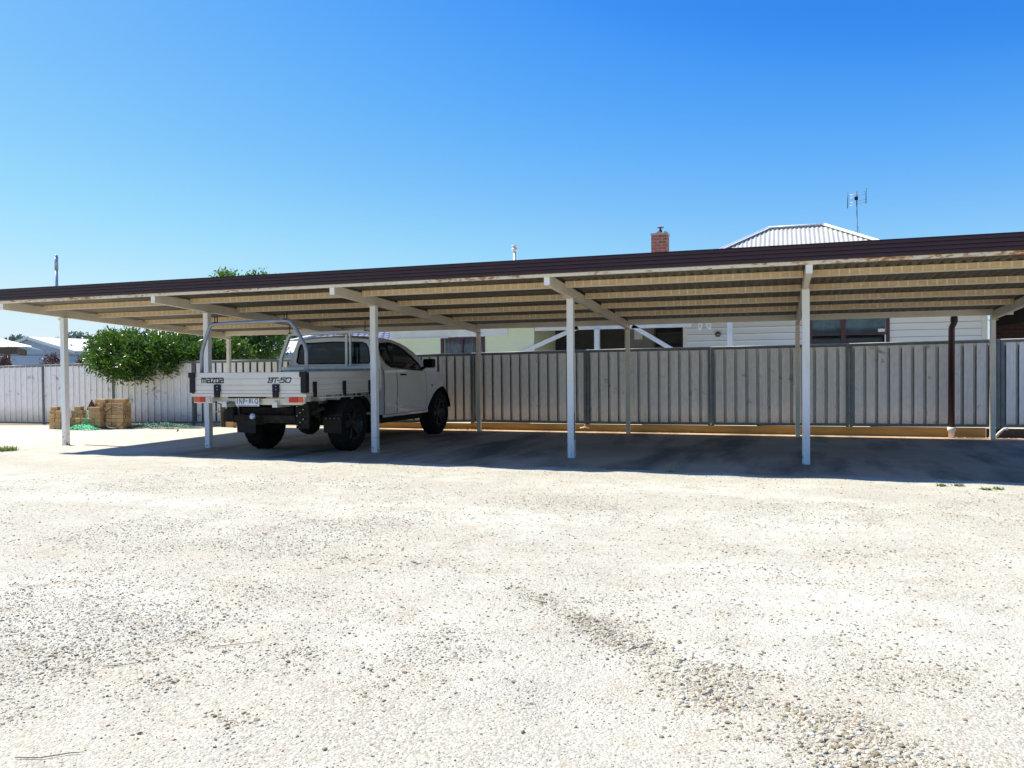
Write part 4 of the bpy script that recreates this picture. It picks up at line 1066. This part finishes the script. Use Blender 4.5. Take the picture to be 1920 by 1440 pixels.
ba = [(x+.28+(.12 if x < -.5 else 0), y, z, rx, ry, rz) for x, y, z, rx, ry, rz in ba]
gq = np.random.default_rng(5)
for k in range(44):
    b_ = ba[gq.integers(0, 12)]; dv = gq.normal(size=3); dv /= np.linalg.norm(dv); q_ = gq.uniform(.07, .17)
    ba.append((b_[0]+dv[0]*b_[3]*1.02, b_[1]+dv[1]*b_[4], b_[2]+dv[2]*b_[5]*1.05, q_, q_, q_*.9))
crown(ba, 1150, 22, .125, 21, M['leaf_a'], TA, aspect=.34, clump_r=.2)
TB = thing('fruit_tree', 'taller broad leafy tree behind the fence, its top showing above the carport roof', 'tree', (-2.5, 8.0, 0))
mb = MB(); trunk(mb, [(0, 0, -.05), (.1, 0, .8), (0, 0, 1.6), (.1, 0, 2.6), (0, 0, 3.4)], .13, .03)
trunk(mb, [(.05, 0, 1.0), (.5, -.1, 1.8), (.8, -.1, 2.6)], .07, .02); trunk(mb, [(.05, 0, 1.1), (-.5, -.1, 1.9), (-.8, -.1, 2.8)], .07, .02)
mb.build('trunk', M['bark'], TB)
bb = [(-.6, -.2, 2.0, .6, .6, .55), (.2, -.3, 2.15, .65, .6, .6), (.9, -.1, 2.0, .5, .5, .5), (-.75, .1, 2.9, .5, .5, .55), (0, 0, 3.0, .7, .6, .6), (.75, 0, 2.8, .5, .5, .6),
      (-.45, 0, 3.68, .40, .4, .36), (.55, 0, 3.62, .5, .4, .3), (-.9, 0, 3.5, .25, .3, .3), (.95, -.1, 3.5, .3, .3, .3), (-.2, -.4, 1.6, .8, .4, .35), (.75, -.3, 1.65, .5, .4, .3)]
crown(bb, 1150, 20, .095, 22, M['leaf_b'], TB, aspect=.5)
def small_shrub(x, y, z, r, lb):
    t = thing('flowering_shrub', lb, 'shrub', (x, y, 0), 0, 'dark red shrubs beyond the fence')
    mb = MB(); trunk(mb, [(0, 0, -.05), (.02, 0, z*.5), (0, 0, z)], .03, .012); mb.build('trunk', M['bark'], t)
    crown([(0, 0, z, r, r, r*1.1), (r*.8, 0, z+.05, r*.5, r*.5, r*.6), (-r*.6, 0, z-.1, r*.6, r*.5, r*.6)], 60, 12, .08, int(abs(x)*10), M['leaf_red'], t, aspect=.5)
small_shrub(-12.85, 9, 1.62, .22, 'dark red flowering shrub over the fence at the left edge')
small_shrub(-10.6, 9, 1.55, .24, 'dark red leafed shrub over the fence just left of the first post')
small_shrub(-9.2, 9, 1.55, .17, 'dark red leafed shrub over the fence just right of the first post')
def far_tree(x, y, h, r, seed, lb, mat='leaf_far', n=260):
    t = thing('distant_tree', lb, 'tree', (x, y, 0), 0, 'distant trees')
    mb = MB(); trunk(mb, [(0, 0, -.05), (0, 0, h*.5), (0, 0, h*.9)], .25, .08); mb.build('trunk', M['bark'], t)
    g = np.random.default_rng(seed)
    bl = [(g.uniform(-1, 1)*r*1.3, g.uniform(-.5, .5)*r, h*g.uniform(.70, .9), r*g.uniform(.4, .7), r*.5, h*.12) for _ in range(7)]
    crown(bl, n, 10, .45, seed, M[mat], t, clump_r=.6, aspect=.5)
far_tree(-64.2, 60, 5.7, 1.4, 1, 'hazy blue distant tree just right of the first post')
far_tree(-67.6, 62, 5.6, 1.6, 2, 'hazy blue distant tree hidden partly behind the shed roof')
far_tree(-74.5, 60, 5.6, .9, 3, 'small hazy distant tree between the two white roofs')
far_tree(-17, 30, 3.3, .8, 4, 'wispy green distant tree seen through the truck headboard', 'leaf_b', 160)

# ------------------------------------------------------------ buildings, left
def tri_roof(mb, pts, t=.05):
    """flat polygon extruded down by t"""
    n = len(pts); mb.add(list(pts)+[(x, y, z-t) for x, y, z in pts], [tuple(range(n)), tuple(range(2*n-1, n-1, -1))]+[(i, i+n, (i+1) % n+n, (i+1) % n) for i in range(n)])
def ribbed_plane(mb, a, b, c, d, pitch, h):
    """corrugation ribs running from edge a-b (eave) to d-c (ridge), as real folded sheet"""
    a, b, c, d = map(Vector, (a, b, c, d)); L = max((b-a).length, (c-d).length); n = max(4, int(L/pitch)*4); nrm = (b-a).cross(d-a).normalized()
    if nrm.z < 0: nrm = -nrm
    vs_, fs = [], []
    for i in range(n+1):
        u = i/n; o = nrm*(h*(.5+.5*math.cos(2*math.pi*i/4)))
        vs_ += [a.lerp(b, u)+o, d.lerp(c, u)+o]
    for i in range(n): fs.append((2*i, 2*i+2, 2*i+3, 2*i+1))
    mb.add(vs_, fs, True)
PV = thing('pavilion', 'open timber pavilion with glaring white corrugated roof at the far left', 'pavilion', (-19.875, 13.647, 0), R(45))
mb = MB(); ribbed_plane(mb, (-5.2, -1.5, 2.36), (2.0, -1.5, 2.36), (-.2, .7, 2.99), (-3.2, .7, 2.99), .1, .02); tri_roof(mb, [(2.0, -1.5, 2.34), (2.0, 2.9, 2.34), (-.2, .7, 2.98)], .04); mb.build('roof', M['roof_white'], PV)
mb = MB(); mb.box(-3.2, 1.45, -1.35, -1.25, 2.06, 2.33); mb.box(1.35, 1.45, -1.25, 2.4, 2.06, 2.33); mb.build('beam', M['brown_timber'], PV)
for x in (-2.6, 1.12): mb = MB(); mb.box(x-.08, x+.08, -1.36, -1.20, -.1, 2.06); mb.build('post', M['brown_timber'], PV)
mb = MB(); mb.box(-3.2, 3.6, -1.24, -1.2, 2.00, 2.03); mb.build('rail', M['brown_timber'], PV)
SH = thing('gabled_shed', 'pale blue gabled shed with bright white roof beyond the fence at left', 'shed', (-21.57, 17.5, 0))
ap, ev, hw, ln = 2.90, 2.26, 2.68, 10.0
mb = MB(); mb.prism([(-hw, -.1), (hw, -.1), (hw, ev), (0, ap), (-hw, ev)], 'y', 0, ln); mb.build('wall', M['shed_blue'], SH)
mb = MB()
for z in np.arange(.3, 2.9, .17):
    w = hw if z < ev else hw*(ap-z)/(ap-ev); mb.box(-w, w, -.014, -.002, z, z+.016)
mb.build('cladding', M['shed_blue'], SH)
mb = MB(); ribbed_plane(mb, (hw+.15, -.25, ev-.0), (hw+.15, ln, ev), (0, ln, ap+.07), (0, -.25, ap+.07), .1, .02); ribbed_plane(mb, (-hw-.15, -.25, ev), (-hw-.15, ln, ev), (0, ln, ap+.07), (0, -.25, ap+.07), .1, .02); mb.build('roof', M['roof_white'], SH, recalc=False)
mb = MB(); mb.beam((0, -.26, ap+.02), (hw+.18, -.26, ev-.05), .03, .13); mb.beam((0, -.26, ap+.02), (-hw-.18, -.26, ev-.05), .03, .13); mb.build('barge_board', M['pipe_grey'], SH)
GS = thing('garden_shed', 'small pale shed with white roof behind the broad leafy tree', 'shed', (-3.0, 11.0, 0))
mb = MB(); mb.box(-1.2, .5, 0, 1.6, -.1, 1.84)
for x in np.arange(-1.2, .5, .12): mb.box(x, x+.03, -.015, -.001, -.05, 1.83)
mb.build('wall', M['shed_blue'], GS)
mb = MB(); ribbed_plane(mb, (-1.4, -.15, 1.82), (.55, -.15, 1.82), (.40, 1.6, 2.25), (-1.3, 1.6, 2.25), .1, .02); mb.build('roof', M['roof_white'], GS)
TH = thing('tiled_house', 'distant house with a glinting dark tiled roof behind the truck cab', 'house', (-4.6, 18, 0))
mb = MB(); mb.box(-3.6, 6, .6, 6, -.1, 2.1); mb.build('wall', M['cream_wall'], TH)
mb = MB(); mb.add([(-3.9, 0, 2.38), (6.5, 0, 2.38), (6.5, 3.2, 3.35), (-.9, 3.2, 3.35)], [(0, 1, 2, 3)]); mb.add([(-3.9, 0, 2.38), (-3.9, 6.4, 2.38), (-.9, 3.2, 3.35)], [(0, 2, 1)]); mb.add([(-3.9, 0, 2.36), (6.5, 0, 2.36), (6.5, .03, 2.20), (-3.9, .03, 2.20)], [(0, 1, 2, 3)])
mb.build('roof', M['tiles'], TH)
mb = MB(); mb.tube([(-3.9, 0, 2.40), (-.9, 3.2, 3.37)], .07, 8); mb.tube([(-.9, 3.2, 3.37), (6.5, 3.2, 3.37)], .07, 8); mb.build('ridge_cap', M['white_trim'], TH)

# ------------------------------------------------------------ neighbouring house
HS = thing('cream_house', 'cream walled house wing with maroon window just behind the fence', 'house', (2.15, 8, 0))
mb = MB()
mb.box(0, 1.40, 0, .12, -.1, 2.12); mb.box(2.60, 3.88, 0, .12, -.1, 2.12); mb.box(1.40, 2.60, 0, .12, -.1, 1.38); mb.box(0, 3.88, 0, .12, 2.12, 2.6)
mb.box(3.76, 3.88, .12, 4, -.1, 2.6); mb.box(0, .12, .12, 4, -.1, 2.6); mb.build('wall', M['cream_wall'], HS)
mb = MB(); mb.box(-.05, 1.62, -.05, -.003, 2.035, 2.06); mb.build('trim', M['white_trim'], HS)
mb = MB(); mb.box(-.02, 3.2, -.03, -.003, 2.062, 2.3); mb.build('fascia', M['white_trim'], HS)
wf = MB(); wf.box(1.40, 1.47, -.02, .06, 1.38, 2.055); wf.box(2.53, 2.60, -.02, .06, 1.38, 2.055); wf.box(1.47, 2.53, -.02, .06, 2.0, 2.055); wf.box(1.47, 2.53, -.02, .06, 1.38, 1.44); wf.box(1.97, 2.01, -.015, .055, 1.44, 2.0)
wo_ = wf.build('window', M['maroon_frame'], HS, .004)
mb = MB(); mb.box(1.47, 2.53, .02, .026, 1.44, 2.0); mb.build('pane', M['window_glass'], wo_)
n = 60; vs_ = []
for i in range(n+1):
    u = i/n; x = 1.48+1.04*u; vs_ += [(x, .09+.012*math.sin(u*75), 1.42), (x, .09+.012*math.sin(u*75), 2.01)]
mb = MB(); mb.add(vs_, [(2*i, 2*i+2, 2*i+3, 2*i+1) for i in range(n)], True); mb.build('curtain', M['curtain'], wo_)
mb = MB(); mb.add([(-.3, -.35, 2.62), (5.0, -.35, 2.62), (5.0, 4.3, 3.3), (-.3, 4.3, 3.3)], [(0, 1, 2, 3)]); mb.box(-.3, 5.0, -.40, -.36, 2.45, 2.62); mb.build('roof', M['roof_white'], HS)
VP = thing('vent_pipe', 'thin white vent pipe with a cap standing on the cream house roof', 'pipe', (5.55, 8.0, 0))
mb = MB(); mb.tube([(0, 0, 2.6), (0, 0, 4.16)], .036, 12); mb.build('pipe', M['pvc'], VP)
mb = MB(); mb.lathe([(0, .036), (.01, .075), (.05, .075), (.06, .05), (.10, .05), (.11, .07), (.13, .07), (.14, 0)], (0, 0, 4.14), 'z', 16); mb.build('cap', M['pvc'], VP)

WB = thing('weatherboard_house', 'pale weatherboard house with verandah and white corrugated hip roof', 'house', (9.8, 9, 0))
ox, oy = 9.8, 9
def boards(mb, x0, x1, y, z0, z1, p=.155):
    z = z0
    while z < z1:
        zz = min(z+p, z1); mb.add([(x0, y-.03, z), (x1, y-.03, z), (x1, y, zz), (x0, y, zz)], [(0, 1, 2, 3)]); mb.add([(x0, y, z), (x1, y, z), (x1, y-.03, z), (x0, y-.03, z)], [(0, 1, 2, 3)]); z = zz
mb = MB(); boards(mb, -.2, 2.55, 0, 0, 2.6); boards(mb, 4.24, 6.05, 0, 0, 2.6); boards(mb, 2.55, 4.24, 0, 0, 1.60); mb.build('wall', M['board'], WB)
mb = MB()
for a_, b_, z0_ in ((-.2, 2.55, 0), (4.24, 6.05, 0), (2.55, 4.24, 0)):
    z_ = .155
    while z_ < (2.6 if b_-a_ > 1.7 and a_ != 2.55 or a_ > 4 else 1.6): mb.box(a_, b_, -.0335, -.031, z_, z_+.009); z_ += .155
mb.build('lap_shadow_strip', simple('painted_lap_shadow', (.12, .13, .13), (.22, .23, .23), .8, scale=3), WB)  # dark strips painting the shadow line under each board lap
mb = MB(); mb.box(-.2, 6.2, .02, .12, 0, 1.6); mb.box(6.05, 6.16, -.03, .12, 0, 2.6); mb.box(-.3, -.2, -.03, .12, 0, 2.6); mb.build('corner_board', M['white_trim'], WB)
mb = MB(); mb.box(2.55, 2.62, -.05, .03, 1.6, 2.6); mb.box(4.17, 4.24, -.05, .03, 1.6, 2.6); mb.box(3.23, 3.33, -.05, .03, 1.6, 2.6); mb.box(2.62, 3.23, -.045, .025, 1.93, 1.965); mb.box(3.33, 4.17, -.045, .025, 1.93, 1.965); mb.box(2.62, 4.17, -.045, .03, 1.6, 1.66)
w2 = mb.build('window', M['maroon_frame'], WB, .004)
mb = MB(); mb.box(2.62, 3.23, 0, .005, 1.66, 2.6); mb.box(3.33, 4.17, 0, .005, 1.66, 2.6); mb.build('pane', M['window_glass'], w2)
mb = MB(); mb.add([(2.62+1.55*i/40, .06+.012*math.sin(i*1.9), z) for i in range(41) for z in (1.97, 2.6)], [(2*i, 2*i+2, 2*i+3, 2*i+1) for i in range(40)], True); mb.build('curtain', simple('pale_blue_blind', (.48, .60, .66), (.22, .30, .34), .8, scale=3), w2)
mb = MB(); mb.box(2.6, 4.2, .5, .55, 1.4, 2.7); mb.build('room', M['dark_room'], WB)
mb = MB(); mb.box(4.0, 4.14, -.052, -.048, 1.99, 2.06); tag(mb.build('notice', M['paper'], w2))
# recessed verandah
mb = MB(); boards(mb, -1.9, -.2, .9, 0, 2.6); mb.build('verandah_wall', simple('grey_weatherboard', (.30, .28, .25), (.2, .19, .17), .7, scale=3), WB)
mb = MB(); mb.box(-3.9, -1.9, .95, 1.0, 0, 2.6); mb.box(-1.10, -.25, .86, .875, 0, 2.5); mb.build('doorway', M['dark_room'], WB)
mb = MB()
for z in (1.75, 2.10, 2.4): mb.box(-1.06, -.42, .70, .86, z, z+.025)
mb.box(-1.10, -1.06, .69, .87, 0, 2.45); mb.box(-.42, -.38, .69, .87, 0, 2.45); mb.build('shelf', M['brown_timber'], WB)
mb = MB(); mb.box(-3.75, 0, -1.02, -.96, 2.16, 2.28); mb.build('verandah_beam', M['white_trim'], WB)
for a_, b_ in (((-4.08, -1.0, 1.64), (-2.66, -1.0, 2.22)), ((-1.36, -1.0, 2.22), (-.36, -1.0, 1.60))):
    mb = MB(); mb.beam(a_, b_, .04, .10); mb.build('brace', M['white_trim'], WB, .004)
for x in (-2.20, .85): mb = MB(); mb.box(x-.06, x+.06, -1.07, -.95, 0, 2.16 if x < 0 else 2.5); mb.build('post', M['white_trim'], WB, .006)
mb = MB(); mb.box(2.4, 6.2, -.5, -.05, 2.5, 2.53); mb.build('soffit', M['white_trim'], WB)
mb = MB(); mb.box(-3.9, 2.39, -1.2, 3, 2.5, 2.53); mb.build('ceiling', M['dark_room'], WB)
# hip roof (two slopes seen), ridge caps
RZ, EZ = 4.96, 2.56; run = 4.15
r0, r1 = 11.43-ox, 12.84-ox; ey = 12-run-oy; by = 12+run-oy; ry = 12-oy
mb = MB()
def hip_front(mb):
    # triangle / trapezoid slope with folded ribs: columns clipped by the hips
    n = int((r1-r0+2*run)/.0275); x0 = r0-run; vs_, fs = [], []; px_ = None
    for i in range(n+1):
        x = x0+(r1-r0+2*run)*i/n
        t = 1.0
        if x < r0: t = (x-x0)/run
        if x > r1: t = (r1+run-x)/run
        h = .017*math.cos(2*math.pi*x/.11)
        vs_ += [(x, ey, EZ+h), (x, ey+run*t, EZ+(RZ-EZ)*t+h)]
    for i in range(n): fs.append((2*i, 2*i+2, 2*i+3, 2*i+1))
    mb.add(vs_, fs, True)
hip_front(mb)
mb.add([(r0-run, ey, EZ), (r0-run, by, EZ), (r0, ry, RZ)], [(0, 1, 2)]); mb.add([(r1+run, ey, EZ), (r1+run, by, EZ), (r1, ry, RZ)], [(0, 1, 2)]); mb.add([(r0-run, by, EZ), (r1+run, by, EZ), (r1, ry, RZ), (r0, ry, RZ)], [(0, 1, 2, 3)])
rf = mb.build('roof', simple('off_white_roof_sheet', (.50, .50, .46), (.43, .43, .40), .5, scale=3), WB, recalc=False)
mb = MB(); cp = .015
for a, b in (((r0-run, ey, EZ), (r0, ry, RZ)), ((r1+run, ey, EZ), (r1, ry, RZ)), ((r0, ry, RZ), (r1, ry, RZ))):
    mb.beam((a[0], a[1], a[2]+cp), (b[0], b[1], b[2]+cp), .20, .02); mb.tube([(a[0], a[1], a[2]+.03), (b[0], b[1], b[2]+.03)], .028, 8)
mb.build('ridge_cap', M['roof_white'], rf)
# chimney
mb = MB(); mb.box(8.29-ox, 8.74-ox, 3.0, 3.4, 2.6, 4.98); ch = mb.build('chimney', M['brick_red'], WB)
mb = MB(); mb.box(8.27-ox, 8.76-ox, 2.98, 3.42, 4.982, 5.04); mb.build('cap', simple('cement_cap', (.32, .30, .28), None, .8), ch, .01)
mb = MB(); mb.lathe([(0, .07), (.06, .065), (.06, 0)], (8.45-ox, 3.2, 5.042), 'z', 16); mb.lathe([(0, .04), (.05, .04), (.05, 0)], (8.66-ox, 3.2, 5.042), 'z', 12); mb.lathe([(0, .05), (.09, .05), (.10, .03), (.15, .03), (.16, .1), (.175, .09), (.18, 0)], (8.53-ox, 3.15, 5.042), 'z', 16)
mb.build('chimney_pot', simple('terracotta_dark', (.12, .07, .06), None, .7), ch)
# bits on the verandah
it = thing('storage_boxes', 'red and blue boxes on a white shelf by the verandah wall', 'boxes', (9.82, 9.7, 0))
mb = MB(); mb.box(-.22, .22, 0, .15, 2.0, 2.1); mb.build('red_box', simple('red_cardboard', (.28, .05, .04), (.45, .2, .15), .8, scale=20), it)
mb = MB(); mb.box(-.02, .24, .0, .15, 1.5, 1.93); mb.build('blue_box', simple('blue_plastic', (.04, .16, .36), None, .6), it)
mb = MB(); mb.box(-.24, -.04, .0, .15, 1.5, 1.93); mb.build('timber_box', simple('tan_box', (.35, .27, .16), None, .7), it)
mb = MB(); mb.box(-.27, .27, -.03, .17, 1.955, 1.985); mb.build('shelf', M['white_trim'], it)
mb = MB(); mb.lathe([(0, .07), (-.05, .06), (-.09, .02), (-.09, 0)], (10.32, 8.975, 2.02), 'y', 14); tag(mb.build('wall_light', M['brass']), 'small brass wall light on the shaded weatherboards', 'light')
mb = MB(); mb.box(8.16, 8.37, 9.86, 9.868, 1.97, 2.2); mb.box(8.22, 8.31, 9.853, 9.8585, 2.02, 2.14); tag(mb.build('wall_notice', M['paper']), 'framed white notice on the dark verandah wall', 'picture')
def leafy(x, lean, lb, z=2.28):
    mb = MB(); L = .24; pr = [(0, 0), (.045, -.07), (.055, -.12), (0, -L), (-.055, -.12), (-.045, -.07)]
    ca, sa = math.cos(lean), math.sin(lean)
    mb.prism([(x+u*ca-v*sa, z+u*sa+v*ca) for u, v in pr], 'y', 7.9, 7.906); o = mb.build('hanging_leaf', M['paper'])
    mb = MB(); mb.prism([(x+u*.4*ca-(v*.4-.07)*sa, z+u*.4*sa+(v*.4-.07)*ca) for u, v in pr], 'y', 7.897, 7.8995); mb.build('spot', simple('yellow_spot', (.7, .6, .05), None, .6), o)
    tag(o, lb, 'ornament', 'white hanging leaf ornaments')
leafy(10.0, .0, 'white leaf ornament with yellow spot hanging straight under the verandah'); leafy(10.14, .45, 'tilted white leaf ornament with yellow spot, right of the straight one')
# television antenna
AN = thing('tv_antenna', 'television antenna on a thin mast behind the white hip roof', 'antenna', (13.84, 14, 0))
mb = MB(); mb.tube([(0, 0, 3.0), (-.03, 0, 5.9)], .013, 8); mb.tube([(-.03, 0, 5.8), (-.04, 0, 6.2)], .018, 8)
mb.tube([(.0, 0, 5.2), (.16, .1, 4.6)], .004, 5); mb.build('mast', simple('blue_grey_mast', (.08, .11, .18), None, .5), AN)
mb = MB()
for x, dz in ((-.27, -.05), (.21, .05)): mb.tube([(x, 0, 5.78+dz), (x, 0, 6.22+dz)], .012, 6)
mb.build('side_bar', simple('dark_blue_bar', (.04, .07, .14), None, .5), AN)
mb = MB()
for z in (5.83, 5.91, 6.06, 6.14): mb.tube([(-.27, .0, z-.05), (-.04, .03, z), (.21, .0, z+.05)], .006, 6)
mb.build('element', M['alu'], AN)
mb = MB(); mb.box(-.09, .0, -.03, .03, 5.95, 6.04); mb.build('junction_box', M['black_plastic'], AN)
# dark brick carport at the far right
BR = thing('brick_garage', 'dark brick building with a black roof edge in deep shade at the far right', 'garage', (16.3, 10, 0))
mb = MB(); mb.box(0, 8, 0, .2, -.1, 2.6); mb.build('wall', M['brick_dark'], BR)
mb = MB(); mb.prism([(0, 2.10), (8, 2.95), (8, 3.2), (0, 3.2)], 'y', -.16, -.05); mb.build('eave_lining', M['black_plastic'], BR)
mb = MB(); mb.box(.42, .56, -.9, -.76, -.1, 2.5); mb.build('post', M['black_plastic'], BR)
mb = MB(); mb.box(-.05, 8.5, -3.5, .6, 2.52, 2.6); mb.prism([(-3.6, 2.30), (-3.5, 2.30), (-3.5, 2.75), (-3.6, 2.75)], 'x', -.06, 8.6); mb.build('roof', M['black_plastic'], BR)
